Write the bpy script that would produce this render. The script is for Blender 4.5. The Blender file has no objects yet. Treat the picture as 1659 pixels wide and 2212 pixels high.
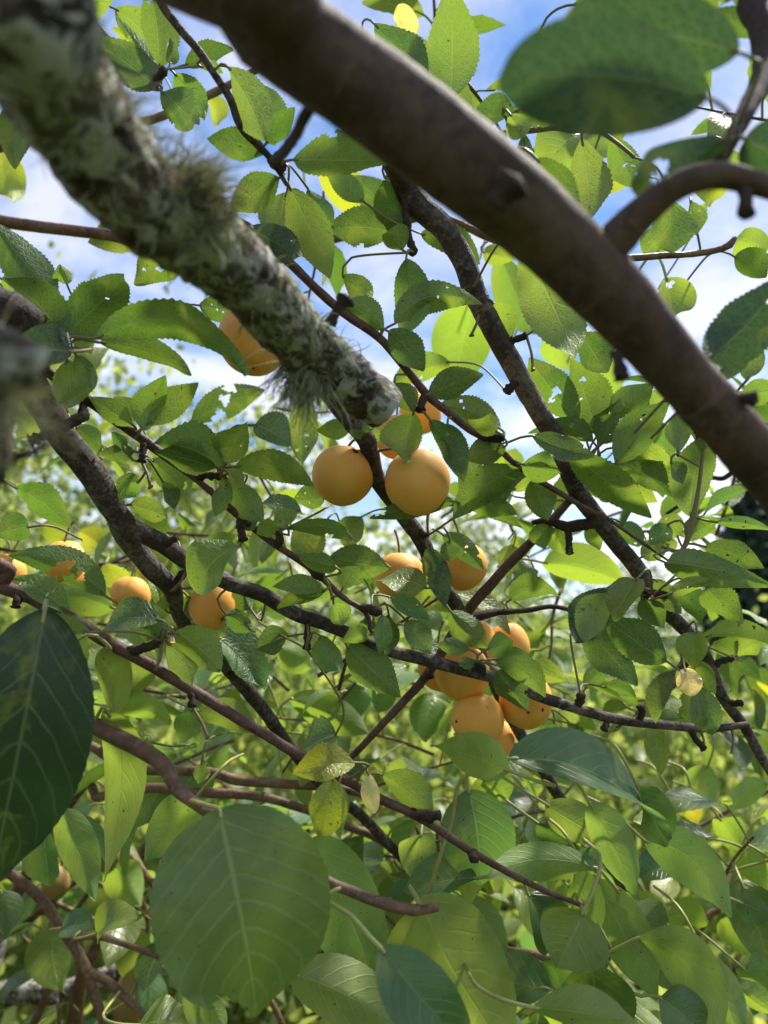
import bpy, math, random
import numpy as np
from mathutils import Vector, Matrix, noise, Quaternion

random.seed(11)
rng = np.random.default_rng(7)
R = math.radians
SC = bpy.context.scene
COL = SC.collection

# ------------------------------------------------------------------ camera
FPX = 1703.0                       # focal length in units of the 1659 x 2212 tracing frame
CAM = Vector((0.0, 0.0, 1.55))
PITCH = R(12.0)
RIGHT = Vector((1, 0, 0))
UP = Vector((0, -math.sin(PITCH), math.cos(PITCH)))
FWD = Vector((0, math.cos(PITCH), math.sin(PITCH)))
cam_d = bpy.data.cameras.new('camera')
cam = bpy.data.objects.new('camera', cam_d)
COL.objects.link(cam)
cam.location = CAM
cam.rotation_euler = (R(90) + PITCH, 0, 0)
cam_d.sensor_fit = 'HORIZONTAL'
cam_d.sensor_width = 36
cam_d.lens = 36 * FPX / 1659
cam_d.clip_start = 0.01
cam_d.clip_end = 2000
cam_d.dof.use_dof = True
cam_d.dof.focus_distance = 0.455
cam_d.dof.aperture_fstop = 10.0
SC.camera = cam

# ------------------------------------------------------------------ world, sun, exposure
SUN_EL, SUN_AZ = R(60), R(50)     # azimuth clockwise from +Y (the way the camera looks)
world = bpy.data.worlds.new('World')
SC.world = world
world.use_nodes = True
wn, wl = world.node_tree.nodes, world.node_tree.links
wn.clear()
def wnode(t, **kw):
    n = wn.new(t)
    for k, v in kw.items():
        setattr(n, k, v)
    return n
w_out = wnode('ShaderNodeOutputWorld')
w_bg = wnode('ShaderNodeBackground')
w_bg.inputs['Strength'].default_value = 0.15
sky = wnode('ShaderNodeTexSky', sky_type='NISHITA', sun_disc=False, sun_elevation=SUN_EL, sun_rotation=SUN_AZ)
sky.air_density, sky.dust_density, sky.ozone_density = 1.0, 0.6, 2.5
tc = wnode('ShaderNodeTexCoord')
sep = wnode('ShaderNodeSeparateXYZ')
wl.new(tc.outputs['Generated'], sep.inputs[0])
addz = wnode('ShaderNodeMath', operation='ADD'); addz.inputs[1].default_value = 0.18
absz = wnode('ShaderNodeMath', operation='ABSOLUTE')
wl.new(sep.outputs['Z'], absz.inputs[0]); wl.new(absz.outputs[0], addz.inputs[0])
dx = wnode('ShaderNodeMath', operation='DIVIDE'); dy = wnode('ShaderNodeMath', operation='DIVIDE')
wl.new(sep.outputs['X'], dx.inputs[0]); wl.new(addz.outputs[0], dx.inputs[1])
wl.new(sep.outputs['Y'], dy.inputs[0]); wl.new(addz.outputs[0], dy.inputs[1])
cmb = wnode('ShaderNodeCombineXYZ')
wl.new(dx.outputs[0], cmb.inputs[0]); wl.new(dy.outputs[0], cmb.inputs[1])
nz = wnode('ShaderNodeTexNoise'); nz.inputs['Scale'].default_value = 2.3; nz.inputs['Detail'].default_value = 9
nz.inputs['Roughness'].default_value = 0.6; nz.inputs['Distortion'].default_value = 0.25
wl.new(cmb.outputs[0], nz.inputs['Vector'])
rmp = wnode('ShaderNodeValToRGB')
rmp.color_ramp.elements[0].position, rmp.color_ramp.elements[1].position = 0.40, 0.62
rmp.color_ramp.elements[0].color = (0.0, 0.0, 0.0, 1)
wl.new(nz.outputs['Fac'], rmp.inputs[0])
# more cloud towards the horizon, as cloud layers do
hz = wnode('ShaderNodeMapRange'); hz.inputs['From Min'].default_value = 0.05; hz.inputs['From Max'].default_value = 0.42
hz.inputs['To Min'].default_value = 0.5; hz.inputs['To Max'].default_value = 0.0
wl.new(absz.outputs[0], hz.inputs['Value'])
cf = wnode('ShaderNodeMath', operation='ADD', use_clamp=True)
wl.new(rmp.outputs['Color'], cf.inputs[0]); wl.new(hz.outputs[0], cf.inputs[1])
mixw = wnode('ShaderNodeMix', data_type='RGBA')
mixw.inputs[7].default_value = (5.6, 5.85, 6.6, 1)
hs = wnode('ShaderNodeHueSaturation'); hs.inputs['Saturation'].default_value = 1.35; hs.inputs['Value'].default_value = 0.72
wl.new(sky.outputs[0], hs.inputs['Color'])
ccol = wnode('ShaderNodeMix', data_type='RGBA')
ccol.inputs[6].default_value = (3.3, 3.5, 4.35, 1); ccol.inputs[7].default_value = (5.4, 5.5, 5.8, 1)
cm = wnode('ShaderNodeMapRange'); cm.inputs['From Min'].default_value = 0.12; cm.inputs['From Max'].default_value = 0.5
cm.inputs['To Min'].default_value = 1.0; cm.inputs['To Max'].default_value = 0.0
wl.new(absz.outputs[0], cm.inputs['Value']); wl.new(cm.outputs[0], ccol.inputs[0]); wl.new(ccol.outputs[2], mixw.inputs[7])
wl.new(cf.outputs[0], mixw.inputs[0]); wl.new(hs.outputs[0], mixw.inputs[6])
wl.new(mixw.outputs[2], w_bg.inputs['Color']); wl.new(w_bg.outputs[0], w_out.inputs['Surface'])

sun_d = bpy.data.lights.new('sun', 'SUN')
sun_d.energy = 4.8
sun_d.angle = R(5)
sun_d.color = (1.0, 0.95, 0.86)
sun = bpy.data.objects.new('sun', sun_d)
COL.objects.link(sun)
SUND = Vector((math.sin(SUN_AZ) * math.cos(SUN_EL), math.cos(SUN_AZ) * math.cos(SUN_EL), math.sin(SUN_EL)))
sun.rotation_euler = SUND.to_track_quat('Z', 'Y').to_euler()
sun.location = (1.5, -2, 4)

SC.view_settings.view_transform = 'Standard'
SC.view_settings.look = 'None'
SC.view_settings.gamma = 1
SC.view_settings.use_curve_mapping = False
SC.view_settings.exposure = 0.8
SC.render.engine = 'CYCLES'
SC.cycles.use_denoising = True
SC.cycles.max_bounces = 7
SC.cycles.diffuse_bounces = 4
SC.cycles.adaptive_threshold = 0.02
SC.cycles.transmission_bounces = 5
SC.cycles.caustics_reflective = False
SC.cycles.caustics_refractive = False

# ------------------------------------------------------------------ helpers
OFF = {1: (0, 0), 2: (829.5, 0), 3: (0, 557.4), 4: (829.5, 557.4), 5: (0, 1101.6), 6: (829.5, 1101.6),
       7: (0, 1654.4), 8: (829.5, 1654.4)}
def tl(t, x, y):
    return OFF[t][0] + x * 0.5, OFF[t][1] + y * 0.5
def at(X, Y, z):
    return CAM + FWD * z + RIGHT * ((X - 829.5) / FPX * z) + UP * ((1106 - Y) / FPX * z)
def proj(P):
    d = P - CAM
    z = d.dot(FWD)
    return 829.5 + FPX * d.dot(RIGHT) / z, 1106 - FPX * d.dot(UP) / z, z

WORLD_OF = {}
def link(name, mesh, origin, parent=None, label=None, kind=None):
    o = bpy.data.objects.new(name, mesh)
    COL.objects.link(o)
    origin = Vector(origin)
    WORLD_OF[o.name] = origin
    if parent is not None:
        o.parent = parent
        o.location = origin - WORLD_OF[parent.name]
    else:
        o.location = origin
    if label: o['label'] = label
    if kind: o['kind'] = kind
    return o
def root(name, loc, label, cat, group=None):
    o = link(name, None, loc, label=label)
    o['category'] = cat
    if group: o['group'] = group
    return o
def mesh_from(name, verts, faces, mats, uvs=None, tint=None, mat_idx=None, smooth=True, origin=(0, 0, 0)):
    me = bpy.data.meshes.new(name)
    o = Vector(origin)
    me.from_pydata([tuple(Vector(v) - o) for v in verts], [], faces)
    for m in mats: me.materials.append(m)
    if smooth:
        me.polygons.foreach_set('use_smooth', [True] * len(me.polygons))
    if mat_idx is not None:
        me.polygons.foreach_set('material_index', mat_idx)
    if uvs is not None:
        lay = me.uv_layers.new(name='UVMap')
        vi = np.empty(len(me.loops), dtype=np.int32)
        me.loops.foreach_get('vertex_index', vi)
        lay.data.foreach_set('uv', np.asarray(uvs, dtype=np.float32)[vi].ravel())
    if tint is not None:
        a = me.attributes.new('tint', 'FLOAT_COLOR', 'POINT')
        t = np.asarray(tint, dtype=np.float32)
        if t.ndim == 1: t = np.tile(t, (len(verts), 1))
        a.data.foreach_set('color', np.hstack([t, np.ones((len(t), 1), np.float32)]).ravel())
    me.update()
    return me

# ------------------------------------------------------------------ materials
class NT:
    def __init__(self, name):
        self.m = bpy.data.materials.new(name)
        self.m.use_nodes = True
        self.n, self.l = self.m.node_tree.nodes, self.m.node_tree.links
        self.n.clear()
        self.out = self.n.new('ShaderNodeOutputMaterial')
    def node(self, t, ins=None, **kw):
        n = self.n.new(t)
        for k, v in kw.items(): setattr(n, k, v)
        for k, v in (ins or {}).items():
            self.put(n.inputs[k], v)
        return n
    def put(self, sock, v):
        if isinstance(v, bpy.types.NodeSocket): self.l.new(v, sock)
        elif hasattr(v, 'outputs'): self.l.new(v.outputs[0], sock)
        else: sock.default_value = v
    def math(self, op, a, b=0.0, c=None, clamp=False):
        n = self.n.new('ShaderNodeMath'); n.operation = op; n.use_clamp = clamp
        self.put(n.inputs[0], a); self.put(n.inputs[1], b)
        if c is not None: self.put(n.inputs[2], c)
        return n.outputs[0]
    def mix(self, f, a, b, blend='MIX'):
        n = self.n.new('ShaderNodeMix'); n.data_type = 'RGBA'; n.blend_type = blend
        self.put(n.inputs[0], f); self.put(n.inputs[6], a); self.put(n.inputs[7], b)
        return n.outputs[2]
    def ramp(self, f, stops):
        n = self.n.new('ShaderNodeValToRGB')
        cr = n.color_ramp
        while len(cr.elements) < len(stops): cr.elements.new(0.5)
        for e, (p, c) in zip(cr.elements, stops):
            e.position = p
            e.color = (c, c, c, 1) if isinstance(c, (int, float)) else (*c, 1)
        self.put(n.inputs[0], f)
        return n.outputs[0]
    def noise(self, vec, scale, detail=4, rough=0.55, dist=0.0):
        n = self.node('ShaderNodeTexNoise', {'Scale': scale, 'Detail': detail, 'Roughness': rough, 'Distortion': dist})
        if vec is not None: self.l.new(vec, n.inputs['Vector'])
        return n.outputs['Fac']

def leaf_material(name, nveins, vein_slope, retic, rough, trans, under_gain, vein_amt, net_amt, bumpd=0.0011, midw=0.085):
    k = NT(name)
    uv = k.node('ShaderNodeUVMap').outputs[0]
    tint = k.node('ShaderNodeAttribute', attribute_name='tint').outputs['Color']
    obj = k.node('ShaderNodeTexCoord').outputs['Object']
    s = k.node('ShaderNodeSeparateXYZ', {0: uv})
    u, v = s.outputs[0], s.outputs[1]
    a = k.math('MULTIPLY', k.math('ABSOLUTE', k.math('SUBTRACT', u, 0.5)), 2.0)
    wob = k.math('MULTIPLY', k.math('SUBTRACT', k.noise(obj, 90, 2), 0.5), 0.05)
    mid = k.math('SUBTRACT', 1.0, k.math('DIVIDE', a, k.math('MULTIPLY_ADD', v, -midw * 0.6, midw)), clamp=True)
    ph = k.math('FRACT', k.math('MULTIPLY', k.math('ADD', k.math('SUBTRACT', v, k.math('MULTIPLY', k.math('POWER', a, 1.25), vein_slope)), wob), nveins))
    lat = k.math('SUBTRACT', 1.0, k.math('MULTIPLY', k.math('ABSOLUTE', k.math('SUBTRACT', ph, 0.5)), 8.0), clamp=True)
    lat = k.math('MULTIPLY', lat, k.math('MULTIPLY_ADD', a, -0.55, 1.0))
    vor = k.node('ShaderNodeTexVoronoi', {'Scale': retic, 'Vector': obj}, feature='DISTANCE_TO_EDGE').outputs['Distance']
    net = k.math('SUBTRACT', 1.0, k.math('MULTIPLY', vor, 6.5), clamp=True)
    veins = k.math('MAXIMUM', mid, k.math('MULTIPLY', lat, 0.62))
    veins = k.math('MAXIMUM', veins, k.math('MULTIPLY', net, net_amt))
    blotch = k.noise(obj, 55, 5, 0.6)
    mott = k.ramp(blotch, [(0.28, 0.58), (0.5, 1.0), (0.74, 1.45)])
    col = k.mix(1.0, tint, mott, 'MULTIPLY')
    # yellowing blotches and brown specks, part of the blade's own colour
    yel = k.ramp(k.noise(obj, 38, 3, 0.6, 0.4), [(0.53, 0.0), (0.70, 0.55)])
    col = k.mix(yel, col, (0.20, 0.24, 0.035, 1))
    spk = k.ramp(k.noise(obj, 420, 1), [(0.745, 0.0), (0.77, 0.8)])
    back = k.node('ShaderNodeNewGeometry').outputs['Backfacing']
    under = k.mix(1.0, k.mix(0.18, col, (0.10, 0.15, 0.06, 1)), (under_gain, under_gain, under_gain * 1.05, 1), 'MULTIPLY')
    base = k.mix(back, col, under)
    vcol = k.mix(0.42, k.mix(1.0, tint, (2.6, 2.4, 2.6, 1), 'MULTIPLY'), (0.36, 0.42, 0.17, 1))
    base = k.mix(k.math('MULTIPLY', veins, vein_amt), base, vcol)
    base = k.mix(spk, base, (0.07, 0.035, 0.015, 1))
    tcol = k.mix(1.0, tint, (3.0, 3.0, 1.2, 1), 'MULTIPLY')
    tcol = k.mix(yel, tcol, (0.55, 0.55, 0.06, 1))
    tcol = k.mix(k.math('MULTIPLY', veins, vein_amt * 0.7), tcol, k.mix(0.35, k.mix(1.0, tint, (4.2, 4.0, 2.4, 1), 'MULTIPLY'), (0.42, 0.50, 0.13, 1)))
    tcol = k.mix(spk, tcol, (0.05, 0.03, 0.01, 1))
    hgt = k.math('ADD', k.math('MULTIPLY', veins, -0.6), k.math('MULTIPLY', k.noise(obj, 260, 3), 0.35))
    bmp = k.node('ShaderNodeBump', {'Strength': 0.9, 'Distance': bumpd, 'Height': hgt})
    rg = k.math('ADD', k.math('MULTIPLY', back, 0.22), k.math('MULTIPLY_ADD', blotch, 0.22, rough - 0.11))
    pr = k.node('ShaderNodeBsdfPrincipled', {'Base Color': base, 'Roughness': rg, 'Specular IOR Level': 0.6, 'Normal': bmp})
    tr = k.node('ShaderNodeBsdfTranslucent', {'Color': tcol, 'Normal': bmp})
    mx = k.node('ShaderNodeMixShader', {0: trans, 1: pr, 2: tr})
    k.l.new(mx.outputs[0], k.out.inputs[0])
    return k.m

def far_leaf_material(name, trans=0.42, rough=0.42):
    k = NT(name)
    tint = k.node('ShaderNodeAttribute', attribute_name='tint').outputs['Color']
    pr = k.node('ShaderNodeBsdfPrincipled', {'Base Color': tint, 'Roughness': rough, 'Specular IOR Level': 0.4})
    tr = k.node('ShaderNodeBsdfTranslucent', {'Color': k.mix(1.0, tint, (3.2, 3.0, 1.8, 1), 'MULTIPLY')})
    mx = k.node('ShaderNodeMixShader', {0: trans, 1: pr, 2: tr})
    k.l.new(mx.outputs[0], k.out.inputs[0])
    return k.m

def stalk_material(name, c1, c2):
    k = NT(name)
    obj = k.node('ShaderNodeTexCoord').outputs['Object']
    c = k.mix(k.ramp(k.noise(obj, 120, 3), [(0.35, 0.0), (0.65, 1.0)]), (*c1, 1), (*c2, 1))
    pr = k.node('ShaderNodeBsdfPrincipled', {'Base Color': c, 'Roughness': 0.5, 'Subsurface Weight': 0.15, 'Subsurface Radius': (0.002, 0.002, 0.001)})
    k.l.new(pr.outputs[0], k.out.inputs[0])
    return k.m

def bark_material(name, dark, mid, light, scale=1.0, light_amt=0.5, rough=0.75, bump=0.0012, lent=True):
    k = NT(name)
    obj = k.node('ShaderNodeTexCoord').outputs['Object']
    n1 = k.noise(obj, 60 * scale, 6, 0.65, 0.3)
    n2 = k.noise(obj, 240 * scale, 5, 0.7)
    n3 = k.noise(obj, 26 * scale, 3)
    c = k.mix(k.ramp(n1, [(0.33, 0.0), (0.62, 1.0)]), (*dark, 1), (*mid, 1))
    c = k.mix(k.math('MULTIPLY', k.ramp(k.math('MULTIPLY_ADD', n3, 0.5, k.math('MULTIPLY', n2, 0.5)), [(0.48, 0.0), (0.62, 1.0)]), light_amt), c, (*light, 1))
    h = k.math('ADD', k.math('MULTIPLY', n1, 0.6), k.math('MULTIPLY', n2, 0.5))
    if lent:
        uv = k.node('ShaderNodeUVMap').outputs[0]
        vs = k.node('ShaderNodeVectorMath', {0: uv, 1: (2.2, 190.0, 1.0)}, operation='MULTIPLY').outputs[0]
        ln = k.noise(vs, 1.0, 2, 0.5)
        lm = k.ramp(ln, [(0.60, 0.0), (0.70, 1.0)])
        c = k.mix(k.math('MULTIPLY', lm, 0.35), c, (*light, 1))
        h = k.math('ADD', h, k.math('MULTIPLY', lm, 0.35))
    bmp = k.node('ShaderNodeBump', {'Strength': 0.8, 'Distance': bump, 'Height': h})
    pr = k.node('ShaderNodeBsdfPrincipled', {'Base Color': c, 'Roughness': rough, 'Specular IOR Level': 0.35, 'Normal': bmp})
    k.l.new(pr.outputs[0], k.out.inputs[0])
    return k.m

def lichen_bark_material(name):
    k = NT(name)
    obj = k.node('ShaderNodeTexCoord').outputs['Object']
    n1 = k.noise(obj, 55, 6, 0.65, 0.6)
    n2 = k.noise(obj, 170, 5, 0.7, 0.3)
    n3 = k.noise(obj, 95, 4, 0.6, 1.2)
    c = k.mix(k.ramp(n1, [(0.38, 0.0), (0.58, 1.0)]), (0.030, 0.022, 0.016, 1), (0.13, 0.105, 0.08, 1))
    grey = k.ramp(n3, [(0.47, 0.0), (0.56, 1.0)])
    c = k.mix(grey, c, k.mix(n2, (0.20, 0.195, 0.165, 1), (0.58, 0.58, 0.53, 1)))
    grn = k.ramp(k.noise(obj, 48, 5, 0.7, 0.8), [(0.53, 0.0), (0.62, 0.85)])
    c = k.mix(grn, c, k.mix(n2, (0.17, 0.175, 0.09, 1), (0.46, 0.47, 0.29, 1)))
    blk = k.ramp(k.noise(obj, 75, 3, 0.6, 1.0), [(0.66, 0.0), (0.70, 0.9)])
    c = k.mix(blk, c, (0.012, 0.010, 0.010, 1))
    h = k.math('ADD', k.math('MULTIPLY', n2, 0.8), k.math('ADD', k.math('MULTIPLY', grey, 0.5), k.math('MULTIPLY', grn, 0.6)))
    bmp = k.node('ShaderNodeBump', {'Strength': 1.0, 'Distance': 0.0016, 'Height': h})
    pr = k.node('ShaderNodeBsdfPrincipled', {'Base Color': c, 'Roughness': 0.9, 'Specular IOR Level': 0.15, 'Normal': bmp})
    k.l.new(pr.outputs[0], k.out.inputs[0])
    return k.m

def fruit_material(name, c_a, c_b, bloom, sss=0.35):
    k = NT(name)
    obj = k.node('ShaderNodeTexCoord').outputs['Object']
    rnd = k.node('ShaderNodeObjectInfo').outputs['Random']
    sh = k.node('ShaderNodeVectorMath', {0: obj, 1: k.node('ShaderNodeCombineXYZ', {0: rnd, 1: rnd, 2: rnd})}, operation='ADD').outputs[0]
    n1 = k.noise(sh, 55, 4, 0.55)
    c = k.mix(k.ramp(n1, [(0.3, 0.0), (0.7, 1.0)]), (*c_a, 1), (*c_b, 1))
    c = k.mix(k.math('MULTIPLY', rnd, 0.35), c, (*[min(1, x * 1.25) for x in c_b], 1))
    blm = k.math('MULTIPLY', k.ramp(k.noise(sh, 90, 5, 0.65), [(0.35, 0.2), (0.7, 1.0)]), bloom)
    c = k.mix(blm, c, (0.86, 0.62, 0.36, 1))
    dots = k.node('ShaderNodeTexVoronoi', {'Scale': 420.0, 'Vector': sh}).outputs['Distance']
    c = k.mix(k.math('MULTIPLY', k.math('SUBTRACT', 1.0, k.math('MULTIPLY', dots, 6.0), clamp=True), 0.3), c, (0.85, 0.62, 0.25, 1))
    spot = k.ramp(k.noise(sh, 130, 2, 0.4), [(0.745, 0.0), (0.765, 0.9)])
    c = k.mix(spot, c, (0.10, 0.035, 0.012, 1))
    bmp = k.node('ShaderNodeBump', {'Strength': 0.15, 'Distance': 0.0006, 'Height': k.noise(sh, 300, 3)})
    pr = k.node('ShaderNodeBsdfPrincipled', {'Base Color': c, 'Roughness': k.math('MULTIPLY_ADD', blm, 0.5, 0.52), 'Specular IOR Level': 0.3,
                'Subsurface Weight': sss, 'Subsurface Radius': (1.0, 0.45, 0.12), 'Subsurface Scale': 0.006, 'Normal': bmp})
    k.l.new(pr.outputs[0], k.out.inputs[0])
    return k.m

def plain_noise_material(name, c1, c2, scale, rough=0.9):
    k = NT(name)
    obj = k.node('ShaderNodeTexCoord').outputs['Object']
    c = k.mix(k.ramp(k.noise(obj, scale, 6, 0.65), [(0.35, 0.0), (0.65, 1.0)]), (*c1, 1), (*c2, 1))
    pr = k.node('ShaderNodeBsdfPrincipled', {'Base Color': c, 'Roughness': rough, 'Specular IOR Level': 0.2})
    k.l.new(pr.outputs[0], k.out.inputs[0])
    return k.m

def strand_material():
    k = NT('lichen_strand')
    obj = k.node('ShaderNodeTexCoord').outputs['Object']
    c = k.mix(k.noise(obj, 60, 4), (0.36, 0.37, 0.22, 1), (0.62, 0.62, 0.44, 1))
    d = k.node('ShaderNodeBsdfDiffuse', {'Color': c})
    t = k.node('ShaderNodeBsdfTranslucent', {'Color': c})
    k.l.new(k.node('ShaderNodeMixShader', {0: 0.45, 1: d, 2: t}).outputs[0], k.out.inputs[0])
    return k.m
M_PLUM = leaf_material('plum_leaf', 8.0, 0.26, 420.0, 0.42, 0.34, 1.6, 0.95, 0.42, 0.0007)
M_PEAR = leaf_material('pear_leaf', 8.0, 0.30, 620.0, 0.34, 0.40, 1.85, 0.75, 0.10, 0.0006, 0.06)
M_FAR = far_leaf_material('distant_leaf')
M_NEEDLE = far_leaf_material('conifer_needle', 0.08, 0.7)
M_STALK_P = stalk_material('plum_petiole', (0.16, 0.17, 0.05), (0.20, 0.13, 0.07))
M_STALK_R = stalk_material('pear_petiole', (0.34, 0.36, 0.10), (0.30, 0.27, 0.09))
M_DRY = stalk_material('dry_fruit_stalk', (0.22, 0.16, 0.05), (0.12, 0.07, 0.035))
M_BOUGH = bark_material('smooth_brown_bark', (0.036, 0.021, 0.014), (0.095, 0.054, 0.034), (0.16, 0.115, 0.085), 1.0, 0.5)
M_BARK = bark_material('dark_plum_bark', (0.018, 0.012, 0.010), (0.062, 0.041, 0.031), (0.24, 0.20, 0.17), 1.6, 0.7, 0.7, 0.003)
M_TWIG = bark_material('red_brown_twig', (0.055, 0.023, 0.016), (0.13, 0.060, 0.042), (0.22, 0.15, 0.12), 2.0, 0.45, 0.55)
M_PTWIG = bark_material('pear_twig', (0.085, 0.040, 0.018), (0.20, 0.105, 0.058), (0.34, 0.25, 0.18), 1.6, 0.5, 0.5)
M_SPUR = bark_material('spur_bark', (0.016, 0.011, 0.009), (0.055, 0.034, 0.025), (0.11, 0.075, 0.05), 3.0, 0.4, 0.9, 0.002, False)
M_LICHEN = lichen_bark_material('lichened_bark')
M_STRAND = strand_material()
M_FRUIT = fruit_material('plum_skin', (0.80, 0.31, 0.028), (0.86, 0.44, 0.062), 0.24)
M_PEARF = fruit_material('pear_skin', (0.22, 0.12, 0.035), (0.28, 0.19, 0.05), 0.05, 0.05)
M_TRUNK = bark_material('old_trunk_bark', (0.03, 0.025, 0.02), (0.09, 0.075, 0.06), (0.22, 0.21, 0.17), 0.35, 0.6, 0.9, 0.006, False)

# ------------------------------------------------------------------ ground
def build_ground():
    k = NT('orchard_grass_ground')
    obj = k.node('ShaderNodeTexCoord').outputs['Object']
    c = k.mix(k.ramp(k.noise(obj, 1.3, 6, 0.65), [(0.35, 0.0), (0.65, 1.0)]), (0.045, 0.075, 0.02, 1), (0.10, 0.13, 0.035, 1))
    c = k.mix(k.ramp(k.noise(obj, 23, 5, 0.7), [(0.5, 0.0), (0.75, 0.7)]), c, (0.12, 0.10, 0.05, 1))
    bmp = k.node('ShaderNodeBump', {'Strength': 1.0, 'Distance': 0.05, 'Height': k.noise(obj, 30, 6, 0.7)})
    pr = k.node('ShaderNodeBsdfPrincipled', {'Base Color': c, 'Roughness': 0.95, 'Specular IOR Level': 0.1, 'Normal': bmp})
    k.l.new(pr.outputs[0], k.out.inputs[0])
    n, S = 48, 700.0
    vs, fs = [], []
    for j in range(n + 1):
        for i in range(n + 1):
            a, b = 2 * i / n - 1, 2 * j / n - 1
            x, y = S * a * abs(a) ** 1.5, S * b * abs(b) ** 1.5
            vs.append((x, y, 0.05 * noise.noise(Vector((x * 0.3, y * 0.3, 0)))))
    for j in range(n):
        for i in range(n):
            q = j * (n + 1) + i
            fs.append((q, q + 1, q + n + 2, q + n + 1))
    g = link('ground', mesh_from('ground', vs, fs, [k.m]), (0, 0, -0.05), kind='structure')
    g['label'] = 'orchard ground of rough green grass under the trees'
    g['category'] = 'ground'
build_ground()

# ------------------------------------------------------------------ tubes
def catmull(pts, step):
    """pts: list of (Vector, radius); returns evenly resampled list."""
    out = []
    n = len(pts)
    for i in range(n - 1):
        p0 = pts[max(i - 1, 0)]; p1 = pts[i]; p2 = pts[i + 1]; p3 = pts[min(i + 2, n - 1)]
        L = (p2[0] - p1[0]).length
        m = max(2, int(L / step))
        for j in range(m):
            t = j / m
            t2, t3 = t * t, t * t * t
            f = lambda a, b, c, d: 0.5 * ((2 * b) + (c - a) * t + (2 * a - 5 * b + 4 * c - d) * t2 + (3 * b - a - 3 * c + d) * t3)
            P = f(p0[0], p1[0], p2[0], p3[0])
            r = p1[1] + (p2[1] - p1[1]) * t
            out.append((P, r))
    out.append(pts[-1])
    return out
def tube_geo(path, sides, rough=0.0, freq=80.0, ring=0.0, seed=0.0, cap=True, wander=0.0):
    """path: list (Vector, r) -> verts, faces, uvs"""
    vs, fs, uv = [], [], []
    T = None
    nrm = None
    dist = 0.0
    n = len(path)
    for i, (P, r) in enumerate(path):
        a = path[max(i - 1, 0)][0]; b = path[min(i + 1, n - 1)][0]
        t = (b - a)
        t = t.normalized() if t.length > 1e-9 else Vector((0, 0, 1))
        if nrm is None:
            nrm = t.orthogonal().normalized()
        else:
            nrm = (nrm - t * nrm.dot(t)).normalized()
        bi = t.cross(nrm)
        if i: dist += (P - path[i - 1][0]).length
        off = Vector((0, 0, 0))
        if wander:
            off = Vector((noise.noise(P * freq * 0.35 + Vector((seed, 0, 0))), noise.noise(P * freq * 0.35 + Vector((0, seed, 9))), noise.noise(P * freq * 0.35 + Vector((5, 0, seed))))) * wander * r
        rr = r * (1 + (ring * 1.5 * noise.noise(Vector((i * 1.37, seed, 3.1)))))
        for j in range(sides):
            th = 2 * math.pi * j / sides
            d = nrm * math.cos(th) + bi * math.sin(th)
            q = P + off + d * rr
            if rough:
                q = q + d * rr * rough * (0.65 * noise.noise(q * freq * 0.9 + Vector((seed, seed, 0))) + 0.6 * noise.noise(q * freq * 3.1))
            vs.append(q)
            uv.append((j / sides, dist))
    for i in range(n - 1):
        for j in range(sides):
            j2 = (j + 1) % sides
            fs.append((i * sides + j, i * sides + j2, (i + 1) * sides + j2, (i + 1) * sides + j))
    if cap:
        for i, P in ((0, path[0][0]), (n - 1, path[-1][0])):
            c = len(vs)
            dirv = (path[-1][0] - path[-2][0]).normalized() * path[-1][1] * 0.4 if i else (path[0][0] - path[1][0]).normalized() * path[0][1] * 0.2
            vs.append(P + dirv); uv.append((0.5, 0))
            for j in range(sides):
                j2 = (j + 1) % sides
                fs.append((i * sides + j, i * sides + j2, c) if i else (i * sides + j2, i * sides + j, c))
    return vs, fs, uv

def pear_z(z): return 0.33 + (z - 0.25) * 0.9 if z < 0.8 else z + 0.025
ATT = []        # attachment points: (px, py, z, Vector, radius, branch object, is_spur, tree)
def branch(name, pts, mat, parent, sides=12, step=0.004, rough=0.10, freq=90, label=None, tree='plum', ring=0.0, spur=False, wander=0.25, lead=(), attach=True):
    """pts (X, Y, width px, depth); lead: world points (x, y, z, r) before the first one."""
    if tree == 'pear': pts = [(X, Y, w * 0.92, pear_z(z)) for X, Y, w, z in pts]
    path = [(Vector(p[:3]), p[3]) for p in lead] + [(at(X, Y, z), w * 0.5 / FPX * z) for X, Y, w, z in pts]
    path = catmull(path, step)
    vs, fs, uv = tube_geo(path, sides, rough, freq, ring, random.random() * 50, True, wander)
    org = path[0][0]
    me = mesh_from(name, vs, fs, [mat], uvs=uv, origin=org)
    o = link(name, me, org, parent, label)
    if attach:
        for P, r in path[::2]:
            X, Y, z = proj(P)
            if z > 0.05: ATT.append((X, Y, z, P, r, o, spur, tree))
        if spur:
            P = path[-1][0]; X, Y, z = proj(P)
            ATT.append((X, Y, z, P, path[-1][1], o, 'tip', tree))
    return o, path

def nearest(X, Y, tree, z=None, maxd=1e9):
    best, bd = None, maxd
    for a in ATT:
        if a[7] != tree: continue
        d = math.hypot(a[0] - X, a[1] - Y)
        if z is not None: d = math.hypot(d, (a[2] - z) * 2500)
        if a[6] == 'tip': d *= 0.55
        elif a[6]: d *= 0.8
        if d < bd: best, bd = a, d
    return best, bd

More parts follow.
